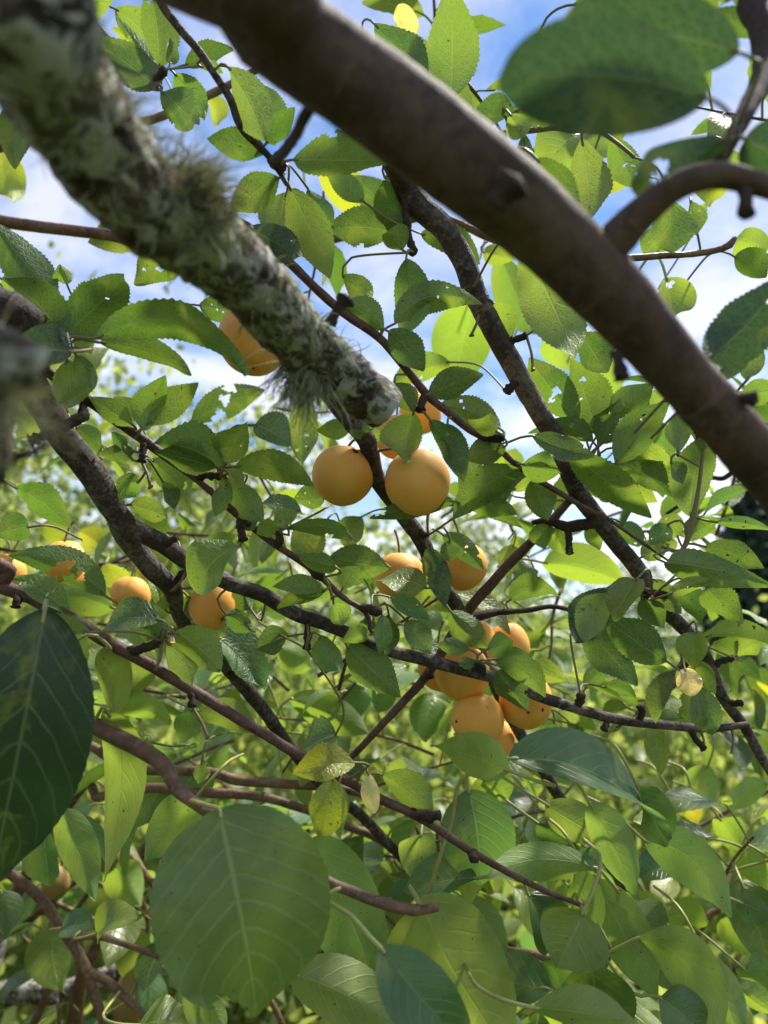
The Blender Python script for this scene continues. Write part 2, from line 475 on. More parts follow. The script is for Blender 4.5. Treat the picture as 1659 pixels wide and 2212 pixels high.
# ------------------------------------------------------------------ leaves
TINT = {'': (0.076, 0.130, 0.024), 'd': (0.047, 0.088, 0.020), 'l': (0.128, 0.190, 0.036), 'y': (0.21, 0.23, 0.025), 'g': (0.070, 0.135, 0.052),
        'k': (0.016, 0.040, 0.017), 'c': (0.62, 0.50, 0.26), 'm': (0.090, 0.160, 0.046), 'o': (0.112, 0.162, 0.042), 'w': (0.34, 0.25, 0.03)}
def half_width(sp, t):
    if sp == 'plum':
        return (math.sin(math.pi * min(1, t ** 0.92)) ** 0.78) * (1 - 0.22 * max(0, t - 0.55) / 0.45) if 0 < t < 1 else 0.0
    if t <= 0 or t >= 1: return 0.0
    if sp == 'heart':
        return math.sin(math.pi * t ** 0.86) ** 0.52 * (1 - 0.35 * max(0, t - .78) / .22)
    if sp == 'oval':
        return math.sin(math.pi * t ** 0.95) ** 0.55
    b = math.sin(math.pi * t ** 0.82) ** 0.72
    if t > 0.82: b *= 1 - 0.45 * ((t - 0.82) / 0.18) ** 0.8 * (1 - ((t - 0.82) / 0.18) * 0.5)
    return b

def leaf_geo(base, tip, wid, top, sp, nL, nW, bend=0.0, arch=0.0, fold=0.25, twist=0.0, wave=0.06, holes=(), bites=(), serr=None, rnd=None, petiole=None, pet_r=0.0007, curl=0.0):
    """wid: full width in metres; top: unit normal of the upper side; bend: metres, towards S0."""
    rnd = rnd or random
    A0 = tip - base
    L = A0.length
    A0 = A0 / L
    N0 = (top - A0 * top.dot(A0)).normalized()
    S0 = A0.cross(N0)
    if serr is None: serr = 0.055 if sp == 'plum' else 0.012
    f1, f2, p1, p2 = rnd.uniform(2, 4), rnd.uniform(4, 7), rnd.uniform(0, 6), rnd.uniform(0, 6)
    asym = rnd.uniform(-0.12, 0.12)
    pts = []
    for i in range(nL + 1):
        t = i / nL
        pts.append(base + A0 * (L * t) + S0 * (bend * 4 * t * (1 - t)) - N0 * (arch * (4 * t * (1 - t)) * -1 + curl * t * t * L))
    vs, uv = [], []
    for i in range(nL + 1):
        t = i / nL
        T = (pts[min(i + 1, nL)] - pts[max(i - 1, 0)]).normalized()
        S = T.cross(N0).normalized()
        N = S.cross(T)
        if twist:
            q = Quaternion(T, twist * (t - 0.4))
            S, N = q @ S, q @ N
        hw = wid * 0.5 * half_width(sp, max(0.004, min(0.996, t)))
        tooth = 1 + (serr if i % 2 else -serr * 0.35) + rnd.uniform(-1, 1) * serr * 0.45
        for j in range(nW + 1):
            u = 2 * j / nW - 1
            uu = math.copysign(abs(u) ** 0.85, u)
            w = hw * (1 + asym * (1 if u > 0 else -1) * math.sin(math.pi * t))
            if abs(u) > 0.99: w *= tooth
            fo = fold * (1 - 0.45 * t)
            z = w * abs(uu) * fo + wid * wave * u * u * (math.sin(f1 * 2 * t + p1 + (0 if u > 0 else 2.1)) + 0.5 * math.sin(f2 * 2 * t + p2 + (0 if u > 0 else 1.3)))
            vs.append(pts[i] + S * (uu * w * (1 - 0.25 * fo * fo)) + N * z)
            uv.append((0.5 + 0.5 * uu, t))
    fs = []
    cut = [(h[0], h[1], h[2]) for h in holes]
    for i in range(nL):
        for j in range(nW):
            if cut:
                t = (i + 0.5) / nL; u = 2 * (j + 0.5) / nW - 1
                hwr = wid * 0.5 * half_width(sp, t)
                x, y = u * hwr / L, t
                dead = False
                for hu, hv, hr in cut:
                    hx = hu * wid * 0.5 * half_width(sp, min(max(hv, 0.02), 0.98)) / L
                    ang = math.atan2(y - hv, x - hx)
                    rr = hr * (1 + 0.25 * math.sin(3 * ang + hv * 20) + 0.15 * math.sin(5 * ang + hu * 9))
                    if math.hypot(x - hx, y - hv) < rr: dead = True
                if dead: continue
            a = i * (nW + 1) + j
            fs.append((a, a + 1, a + nW + 2, a + nW + 1))
    mi = [0] * len(fs)
    if petiole:
        path = catmull([(p, pet_r * (1.0 if k else 1.0)) for k, p in enumerate([pts[min(2, nL)]] + [pts[0]] + petiole)], 0.004)
        if len(path) > 2:
            v2, f2_, u2 = tube_geo(path, 6, cap=False)
            o = len(vs)
            vs += v2; uv += [(0.5, 0.1)] * len(v2)
            fs += [tuple(q + o for q in f) for f in f2_]
            mi += [1] * len(f2_)
    return vs, fs, uv, mi

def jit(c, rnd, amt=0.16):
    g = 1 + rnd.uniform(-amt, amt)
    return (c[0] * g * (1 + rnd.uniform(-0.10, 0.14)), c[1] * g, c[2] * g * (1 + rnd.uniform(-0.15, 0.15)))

# ------------------------------------------------------------------ the two trees
PT = (-0.80, 0.22, 0.0)
plum_tree = root('plum_tree', PT, 'plum tree with dark twiggy branches, small serrated leaves and yellow plums', 'tree')
RT = (-0.66, 1.22, 0.0)
pear_tree = root('pear_tree', RT, 'pear tree with large smooth glossy leaves on long pale stalks, low in front', 'tree')

# trunks (mostly outside the picture)
branch('trunk', [], M_TRUNK, plum_tree, 20, 0.03, 0.12, 9, lead=[(-0.80, 0.22, -0.08, 0.12), (-0.80, 0.22, 0.3, 0.085), (-0.83, 0.23, 0.9, 0.075), (-0.80, 0.22, 1.5, 0.065), (-0.76, 0.23, 2.05, 0.05), (-0.78, 0.25, 2.6, 0.03)], attach=False)
branch('trunk', [], M_LICHEN, pear_tree, 20, 0.03, 0.12, 9, lead=[(-0.66, 1.22, -0.08, 0.10), (-0.65, 1.22, 0.3, 0.07), (-0.62, 1.2, 0.75, 0.06), (-0.58, 1.16, 1.05, 0.05), (-0.52, 1.12, 1.28, 0.03)], attach=False)

# plum boughs: (x, y, width, depth)
bough, _ = branch('bough', [(430, -90, 216, .205), (585, 49, 200, .217), (735, 160, 197, .222), (892, 271, 194, .226), (1047, 390, 188, .23), (1178, 497, 168, .238), (1300, 620, 158, .245), (1395, 720, 136, .25), (1491, 825, 122, .256), (1590, 935, 121, .262), (1720, 1085, 118, .27), (1900, 1300, 110, .28), (2150, 1560, 92, .30), (2450, 1800, 74, .33), (2800, 2000, 52, .38), (3100, 2100, 28, .45)],
    M_BOUGH, plum_tree, 28, 0.003, 0.05, 60, 'thick smooth brown bough crossing the upper half', lead=[(-0.77, 0.23, 1.93, .022), (-0.5, 0.2, 1.90, .018), (-0.25, 0.18, 1.83, .0155)], wander=0.12, attach=False)
branch('side_branch', [(1290, 580, 70, .243), (1338, 505, 84, .238), (1380, 462, 72, .234), (1440, 415, 62, .23), (1500, 388, 60, .228), (1560, 380, 58, .228), (1620, 394, 52, .228), (1700, 415, 48, .228), (1850, 430, 44, .23), (2050, 400, 38, .24), (2300, 300, 28, .26), (2500, 180, 14, .28)],
    M_BOUGH, plum_tree, 16, 0.003, 0.06, 90, 'grey-brown side branch arching off the thick bough', attach=False)
lich, lich_path = branch('lichen_branch', [(-60, -40, 290, .178), (60, 100, 262, .195), (190, 280, 228, .218), (330, 440, 200, .244), (450, 535, 172, .268), (580, 660, 143, .30), (690, 770, 125, .328), (790, 850, 110, .345), (832, 884, 96, .35)],
    M_LICHEN, plum_tree, 36, 0.0016, 0.17, 85, 'broken stub of a branch crusted with grey-green lichen', lead=[(-0.79, 0.22, 1.86, .03), (-0.45, 0.19, 1.84, .022), (-0.22, 0.175, 1.79, .019)], wander=0.2, attach=False)
lich2, lich2_path = branch('lichen_branch', [(-160, 690, 80, .17), (-85, 810, 85, .172), (-28, 910, 80, .175), (-18, 1000, 76, .178), (-50, 1100, 60, .18)],
    M_LICHEN, plum_tree, 24, 0.0022, 0.2, 110, 'blurred lichened branch close at the edge', lead=[(-0.79, 0.22, 1.75, .025), (-0.4, 0.17, 1.72, .012)], attach=False)
branch('twig', [(-40, 1030, 30, .178), (40, 985, 26, .18), (75, 975, 20, .182), (100, 955, 22, .184)], M_SPUR, plum_tree, 8, 0.002, .2, attach=False)
branch('branch', [(250, -260, 56, .27), (420, -90, 56, .29), (585, 55, 56, .33), (780, 210, 56, .40), (866, 375, 54, .452), (900, 440, 58, .46), (962, 492, 52, .465), (1005, 570, 48, .468), (1032, 642, 50, .47), (1075, 727, 47, .475), (1120, 812, 46, .48), (1160, 880, 44, .485), (1200, 952, 42, .49), (1232, 1022, 41, .495), (1272, 1092, 40, .50), (1330, 1172, 37, .505), (1385, 1242, 36, .51), (1432, 1312, 32, .515), (1490, 1372, 30, .52), (1530, 1432, 28, .525), (1560, 1502, 25, .53), (1610, 1572, 23, .535), (1660, 1660, 20, .54), (1760, 1800, 16, .55), (1900, 1960, 11, .56), (2000, 2100, 6, .57)],
    M_BARK, plum_tree, 16, 0.004, 0.10, 90, 'dark branch running from the thick bough down to the lower right', lead=[(-0.77, 0.23, 2.1, .02), (-0.4, 0.26, 2.0, .010)])
branch('branch', [(-70, 640, 86, .37), (-10, 730, 84, .385), (40, 795, 76, .40), (100, 882, 68, .41), (150, 957, 62, .42), (200, 1024, 60, .43), (250, 1100, 54, .44), (290, 1140, 42, .446), (350, 1176, 40, .452), (410, 1216, 37, .458), (500, 1263, 33, .465), (575, 1288, 32, .47), (640, 1326, 31, .475), (700, 1346, 29, .48), (800, 1390, 27, .485), (854, 1408, 27, .488), (940, 1430, 27, .49), (1029, 1453, 26, .492), (1110, 1480, 25, .495), (1179, 1508, 24, .498), (1304, 1548, 22, .505), (1404, 1563, 21, .512), (1530, 1573, 17, .52), (1615, 1566, 13, .528)],
    M_BARK, plum_tree, 16, 0.0035, 0.11, 100, 'long dark fruiting branch sweeping from the edge across the plum cluster', lead=[(-0.80, 0.23, 1.78, .022), (-0.5, 0.26, 1.79, .014)])
branch('branch', [(240, 1085, 50, .445), (265, 1150, 46, .455), (300, 1196, 45, .465), (335, 1238, 44, .475), (368, 1268, 40, .485), (385, 1318, 38, .50), (420, 1378, 36, .52), (470, 1412, 34, .54), (492, 1440, 34, .55), (528, 1484, 32, .56), (575, 1542, 29, .57), (625, 1610, 26, .58), (700, 1700, 24, .6), (790, 1770, 22, .62), (890, 1880, 20, .64), (980, 2000, 16, .66)],
    M_BARK, plum_tree, 14, 0.004, 0.11, 90)
branch('twig', [(60, 770, 26, .40), (100, 803, 25, .405), (170, 853, 24, .412), (230, 892, 23, .418), (282, 930, 23, .424), (350, 980, 20, .43), (425, 1034, 18, .436), (500, 1102, 16, .442), (560, 1151, 16, .448), (625, 1196, 15, .453), (690, 1243, 15, .458), (738, 1288, 13, .463), (790, 1322, 12, .467), (801, 1368, 10, .47)],
    M_TWIG, plum_tree, 10, 0.003, 0.12, 130)
branch('twig', [(-60, -20, 26, .27), (70, 130, 24, .30), (200, 290, 24, .33), (340, 420, 24, .37), (520, 482, 22, .405), (615, 557, 21, .415), (700, 640, 20, .424), (762, 690, 20, .43), (822, 733, 19, .434), (872, 790, 19, .438), (920, 850, 19, .441), (962, 885, 18, .443), (1010, 925, 17, .446), (1060, 955, 16, .449), (1110, 1000, 14, .452), (1152, 1030, 14, .455), (1200, 1060, 13, .458), (1262, 1096, 11, .462), (1312, 1120, 9, .465), (1372, 1162, 7, .468), (1442, 1210, 5, .47)],
    M_TWIG, plum_tree, 10, 0.003, 0.12, 130, lead=[(-0.78, 0.23, 1.9, .012), (-0.4, 0.21, 1.85, .006)])
branch('twig', [(300, -120, 18, .36), (345, 0, 19, .375), (385, 58, 18, .38), (430, 110, 18, .385), (470, 170, 17, .39), (498, 215, 17, .393), (520, 275, 16, .396), (560, 318, 16, .40), (586, 345, 14, .402), (620, 400, 9, .404)],
    M_BARK, plum_tree, 10, 0.003, 0.12, 130, lead=[(-0.77, 0.24, 2.0, .014), (-0.4, 0.28, 1.98, .007)])
branch('twig', [(705, 190, 30, .228), (660, 250, 28, .238), (638, 292, 25, .26), (615, 325, 24, .30), (590, 345, 16, .39)], M_SPUR, plum_tree, 8, 0.002, .2, attach=False)
branch('twig', [(-120, 1200, 34, .40), (0, 1264, 32, .41), (75, 1297, 30, .412), (150, 1336, 30, .414), (225, 1381, 28, .416), (300, 1422, 27, .418), (375, 1467, 26, .42), (450, 1512, 25, .42), (540, 1567, 24, .42), (600, 1602, 23, .42), (660, 1637, 22, .42), (725, 1675, 22, .42), (780, 1702, 21, .42), (830, 1730, 20, .42), (904, 1765, 20, .42), (1020, 1841, 17, .42), (1100, 1886, 15, .42), (1180, 1925, 13, .42), (1230, 1945, 11, .42), (1262, 1960, 9, .42)],
    M_TWIG, plum_tree, 12, 0.003, 0.10, 120, 'long straight reddish twig slanting down through the pear leaves', lead=[(-0.80, 0.23, 1.6, .016), (-0.5, 0.3, 1.62, .010)])
branch('branch', [(-70, -60, 46, .26), (60, 105, 46, .285), (190, 285, 46, .31), (330, 445, 46, .34), (480, 570, 46, .38), (640, 740, 46, .43), (742, 888, 44, .452), (790, 952, 42, .462), (815, 1030, 38, .472), (868, 1110, 36, .485), (910, 1172, 35, .497), (950, 1258, 32, .51), (990, 1312, 30, .522), (1030, 1400, 28, .565), (1075, 1490, 27, .585), (1112, 1566, 27, .59), (1150, 1624, 26, .60), (1200, 1710, 25, .61), (1258, 1782, 24, .62), (1306, 1852, 23, .63), (1344, 1918, 18, .64), (1390, 2020, 12, .65)],
    M_BARK, plum_tree, 14, 0.0035, 0.11, 100, 'dark branch carrying the plums through the middle', lead=[(-0.78, 0.24, 1.95, .02), (-0.4, 0.22, 1.87, .010)])
branch('twig', [(1240, 1070, 16, .50), (1155, 1162, 21, .515), (1080, 1240, 23, .525), (1008, 1322, 24, .535), (965, 1392, 22, .54), (920, 1462, 20, .54), (872, 1515, 19, .54), (830, 1562, 17, .54), (772, 1622, 14, .54), (700, 1690, 10, .54)],
    M_TWIG, plum_tree, 10, 0.003, 0.1, 120)
branch('twig', [(1000, 1335, 24, .54), (1040, 1328, 22, .545), (1080, 1322, 14, .55), (1140, 1318, 12, .555), (1190, 1310, 11, .56), (1235, 1318, 8, .565)], M_SPUR, plum_tree, 8, 0.002, .2)
branch('twig', [(-60, 470, 26, .60), (0, 480, 27, .60), (100, 492, 26, .60), (215, 506, 24, .60), (330, 530, 23, .60), (480, 545, 22, .60), (700, 520, 20, .60), (900, 470, 19, .6), (1000, 488, 18, .6), (1062, 516, 16, .6), (1200, 560, 12, .6)],
    M_PTWIG, plum_tree, 10, 0.004, 0.08, 90, lead=[(-0.78, 0.26, 1.84, .014), (-0.5, 0.45, 1.86, .008)])
branch('twig', [(-60, 320, 22, .62), (0, 308, 24, .62), (95, 300, 22, .62), (260, 280, 20, .62), (465, 200, 18, .62), (600, 120, 14, .62)], M_PTWIG, plum_tree, 9, 0.004, 0.08, 90, lead=[(-0.78, 0.26, 1.9, .012), (-0.5, 0.48, 1.92, .008)])
branch('twig', [(100, -60, 26, .5), (182, 35, 27, .5), (226, 82, 24, .5), (300, 170, 22, .5), (345, 190, 16, .47)], M_TWIG, plum_tree, 9, 0.003, 0.1, 90, lead=[(-0.78, 0.24, 2.05, .014), (-0.45, 0.38, 2.0, .008)])
branch('twig', [(1900, -420, 50, .34), (1760, -260, 58, .32), (1680, -120, 62, .30), (1625, 0, 60, .30), (1645, 60, 56, .29), (1652, 140, 50, .28), (1625, 215, 42, .26), (1588, 285, 36, .245), (1555, 352, 32, .235)], M_SPUR, plum_tree, 12, 0.003, 0.15, 120)
branch('twig', [(1345, 560, 16, .43), (1420, 553, 15, .43), (1480, 550, 14, .43), (1545, 540, 15, .43), (1575, 528, 17, .43), (1588, 512, 10, .43)], M_PTWIG, plum_tree, 8, 0.002, 0.15, 200)
branch('twig', [(1040, 300, 16, .42), (1080, 290, 15, .42), (1130, 284, 13, .42), (1200, 276, 13, .42), (1235, 282, 14, .42), (1290, 284, 11, .42), (1330, 306, 9, .42), (1370, 340, 8, .42)], M_STALK_P, plum_tree, 8, 0.002, 0.1, 200)
branch('twig', [(1290, 1128, 26, .50), (1250, 1134, 26, .50), (1225, 1138, 24, .50), (1180, 1125, 14, .50), (1150, 1130, 10, .5)], M_SPUR, plum_tree, 8, 0.0025, .25)
branch('twig', [(1350, 1270, 24, .51), (1395, 1280, 22, .5), (1440, 1285, 16, .5)], M_SPUR, plum_tree, 8, 0.0025, .25)
branch('twig', [(1430, 1180, 9, .46), (1470, 1190, 9, .46), (1490, 1150, 14, .46), (1505, 1080, 10, .46), (1520, 960, 7, .46)], M_STALK_P, plum_tree, 8, 0.0025, .1)
branch('twig', [(1740, 780, 10, .62), (1590, 1010, 11, .62), (1530, 1035, 10, .62), (1480, 1080, 8, .62), (1440, 1110, 8, .62)], M_SPUR, plum_tree, 8, 0.003, .15)

# pear twigs
branch('twig', [(40, 1440, 34, .34), (130, 1520, 38, .33), (220, 1578, 40, .32), (300, 1616, 40, .31), (352, 1652, 38, .30), (382, 1700, 34, .295), (418, 1732, 30, .29), (560, 1830, 26, .30), (695, 1900, 26, .29), (760, 1925, 26, .285), (829, 1951, 27, .28), (890, 1965, 27, .28), (946, 1960, 18, .28)],
    M_PTWIG, pear_tree, 12, 0.003, 0.10, 110, 'brown pear twig carrying the two nearest leaves', tree='pear', lead=[(-0.58, 1.16, 1.05, .03), (-0.40, 0.75, 1.28, .014), (-0.24, 0.48, 1.43, .008)])
branch('twig', [(120, 1640, 22, .62), (280, 1660, 23, .60), (450, 1668, 23, .58), (510, 1684, 25, .575), (645, 1695, 22, .57), (760, 1710, 18, .57), (900, 1760, 15, .58)], M_PTWIG, pear_tree, 10, 0.004, 0.1, 90, tree='pear', lead=[(-0.56, 1.14, 1.12, .02), (-0.42, 0.85, 1.28, .010)])
branch('twig', [(145, 1745, 22, .68), (215, 1722, 22, .65), (300, 1702, 22, .62), (425, 1710, 23, .60), (565, 1720, 22, .60), (650, 1745, 20, .60), (750, 1785, 20, .60), (825, 1816, 18, .60), (900, 1890, 14, .6)], M_PTWIG, pear_tree, 10, 0.004, 0.1, 90, tree='pear', lead=[(-0.58, 1.16, 1.05, .02), (-0.46, 0.88, 1.17, .010)])
branch('twig', [(-60, 1800, 24, .60), (15, 1880, 24, .60), (100, 1955, 24, .60), (160, 2045, 24, .60), (190, 2100, 24, .60), (205, 2150, 24, .60), (228, 2230, 20, .60)], M_PTWIG, pear_tree, 10, 0.004, 0.1, 90, tree='pear', lead=[(-0.58, 1.15, 1.1, .02), (-0.44, 0.85, 1.17, .010)])
branch('twig', [(150, 2032, 18, .60), (175, 2024, 18, .60), (225, 2026, 17, .60), (315, 2056, 14, .6), (420, 2100, 10, .6)], M_PTWIG, pear_tree, 8, 0.004, 0.1, 90, tree='pear')
branch('twig', [(190, 2098, 22, .60), (250, 2132, 22, .60), (312, 2200, 20, .60), (340, 2260, 18, .6)], M_PTWIG, pear_tree, 8, 0.004, 0.1, 90, tree='pear')
branch('limb', [(-120, 2190, 60, .98), (0, 2152, 56, .98), (145, 2140, 52, .97), (240, 2104, 46, .96), (345, 2092, 40, .95), (600, 2060, 34, .94), (900, 2050, 28, .92), (1200, 2110, 24, .9), (1400, 2130, 20, .88)], M_LICHEN, pear_tree, 14, 0.005, 0.18, 60, tree='pear', lead=[(-0.60, 1.18, 0.95, .03)])
branch('limb', [(160, 2240, 40, .86), (180, 2100, 30, .84), (260, 1950, 26, .84), (330, 1800, 22, .84), (420, 1700, 18, .85)], M_PTWIG, pear_tree, 10, 0.005, 0.12, 60, tree='pear')
branch('twig', [(200, 1780, 16, .75), (290, 1860, 18, .75), (340, 1920, 16, .75), (430, 2010, 14, .75)], M_PTWIG, pear_tree, 8, 0.004, 0.12, 60, tree='pear')
branch('twig', [(1080, 2050, 16, .60), (1150, 2062, 20, .58), (1230, 2080, 20, .57), (1245, 2060, 14, .57), (1270, 1985, 12, .57)], M_PTWIG, pear_tree, 8, 0.003, 0.12, 90, tree='pear')
branch('twig', [(1490, 2080, 16, .85), (1500, 2030, 15, .85), (1535, 1975, 16, .85), (1560, 1950, 12, .85), (1600, 1800, 8, .9)], M_PTWIG, pear_tree, 8, 0.004, 0.12, 90, tree='pear')
branch('twig', [(1490, 1800, 10, .75), (1540, 1770, 10, .75), (1600, 1740, 9, .75), (1700, 1690, 8, .75)], M_PTWIG, pear_tree, 8, 0.004, 0.1, 90, tree='pear')
branch('twig', [(1110, 1640, 14, .62), (1180, 1690, 12, .63), (1150, 1745, 10, .63), (1130, 1790, 8, .63)], M_STALK_R, pear_tree, 8, 0.004, 0.1, 90, tree='pear')

for pts in ([(-40, 2050, 16, .8), (60, 1990, 16, .8), (170, 1900, 14, .8), (250, 1870, 10, .8)], [(60, 2240, 20, .78), (110, 2120, 18, .78), (140, 2010, 14, .78), (210, 1900, 10, .78)],
            [(330, 2230, 18, .8), (300, 2110, 16, .8), (320, 2000, 13, .8), (290, 1900, 9, .8)], [(-30, 1930, 14, .84), (90, 1940, 13, .84), (200, 1985, 12, .84), (330, 2010, 9, .84)],
            [(620, 2240, 16, .7), (560, 2130, 14, .7), (420, 2060, 12, .7), (330, 1960, 9, .7)]):
    branch('twig', pts, M_PTWIG, pear_tree, 8, 0.004, 0.12, 90, tree='pear', attach=False)
# spurs: short knobbly fruiting spurs  (tile, x0, y0, x1, y1)
SPURS = """1 650 400 712 300|1 1150 665 1215 715|2 60 870 100 985|2 100 985 130 1090|3 840 950 950 945|3 600 800 612 880|3 350 610 370 690|3 300 700 350 690
3 120 470 300 385|4 175 600 158 655|4 430 765 515 775|4 545 330 615 335|4 560 570 530 578|4 790 880 870 920|4 560 900 600 905|5 20 400 70 420|5 540 580 695 565
5 1040 60 1050 130|5 1190 140 1205 95|5 1360 270 1395 290|5 1560 420 1612 438|5 700 140 760 118|5 1320 505 1325 600|5 800 790 830 850|5 780 300 800 265
6 400 700 400 660|6 180 680 195 720|6 500 790 560 885|6 1110 910 1112 850|6 950 900 950 950|6 1330 960 1385 1035|6 1430 680 1510 640|6 1090 375 1160 370
6 800 60 800 190|6 1300 660 1285 690|6 160 80 190 110|6 850 870 850 800|6 1500 830 1550 835|8 140 210 240 215|8 380 380 395 400|4 1230 640 1290 590
3 90 830 130 790|3 30 300 75 245|6 20 450 -30 440|4 330 180 385 130|4 800 1010 805 1050"""
def add_spur(t, x0, y0, x1, y1):
    X0, Y0 = tl(t, x0, y0); X1, Y1 = tl(t, x1, y1)
    a, d = nearest(X0, Y0, 'plum', None, 130)
    if a is None: return
    z = a[2]
    P0 = a[3]
    P1 = at(X1, Y1, z - 0.006)
    mid = P0.lerp(P1, 0.5) + Vector((random.uniform(-1, 1), random.uniform(-1, 1), random.uniform(-1, 1))) * 0.0015
    r = random.uniform(0.0018, 0.0026)
    path = catmull([(P0, r * 1.1), (mid, r), (P1, r * 1.15)], 0.0011)
    vs, fs, uv = tube_geo(path, 9, 0.42, 330, 0.35, random.random() * 30)
    me = mesh_from('spur', vs, fs, [M_SPUR], uvs=uv, origin=P0)
    o = link('spur', me, P0, plum_tree)
    X, Y, zz = proj(P1)
    ATT.append((X, Y, zz, P1, r, o, 'tip', 'plum'))
for ln in SPURS.replace('\n', '|').split('|'):
    add_spur(*[float(q) if i else int(q) for i, q in enumerate(ln.split())])
# dry stalks left from picked or fallen plums
STALKS = """4 400 190 378 335|4 620 340 645 485|5 635 600 675 690|5 835 850 900 985|5 795 265 745 350|5 1400 300 1438 380|3 615 870 650 990|6 800 80 802 190|6 510 790 560 880|6 1505 930 1503 1050|6 1345 965 1385 1035|3 1160 520 1145 560|5 1325 505 1325 600"""
for ln in STALKS.split('|'):
    t, x0, y0, x1, y1 = [float(q) if i else int(q) for i, q in enumerate(ln.split())]
    X0, Y0 = tl(t, x0, y0); X1, Y1 = tl(t, x1, y1)
    a, d = nearest(X0, Y0, 'plum', None, 90)
    if a is None: continue
    P0 = a[3]; P1 = at(X1, Y1, a[2] - 0.008)
    r = 0.0009
    path = catmull([(P0, r), (P0.lerp(P1, .5) + Vector((.001, 0, -.0005)), r * .9), (P0.lerp(P1, .93), r), (P1, r * 2.0)], 0.0015)
    vs, fs, uv = tube_geo(path, 7, 0.12, 500)
    link('fruit_stalk', mesh_from('fruit_stalk', vs, fs, [M_DRY], uvs=uv, origin=P0), P0, plum_tree)

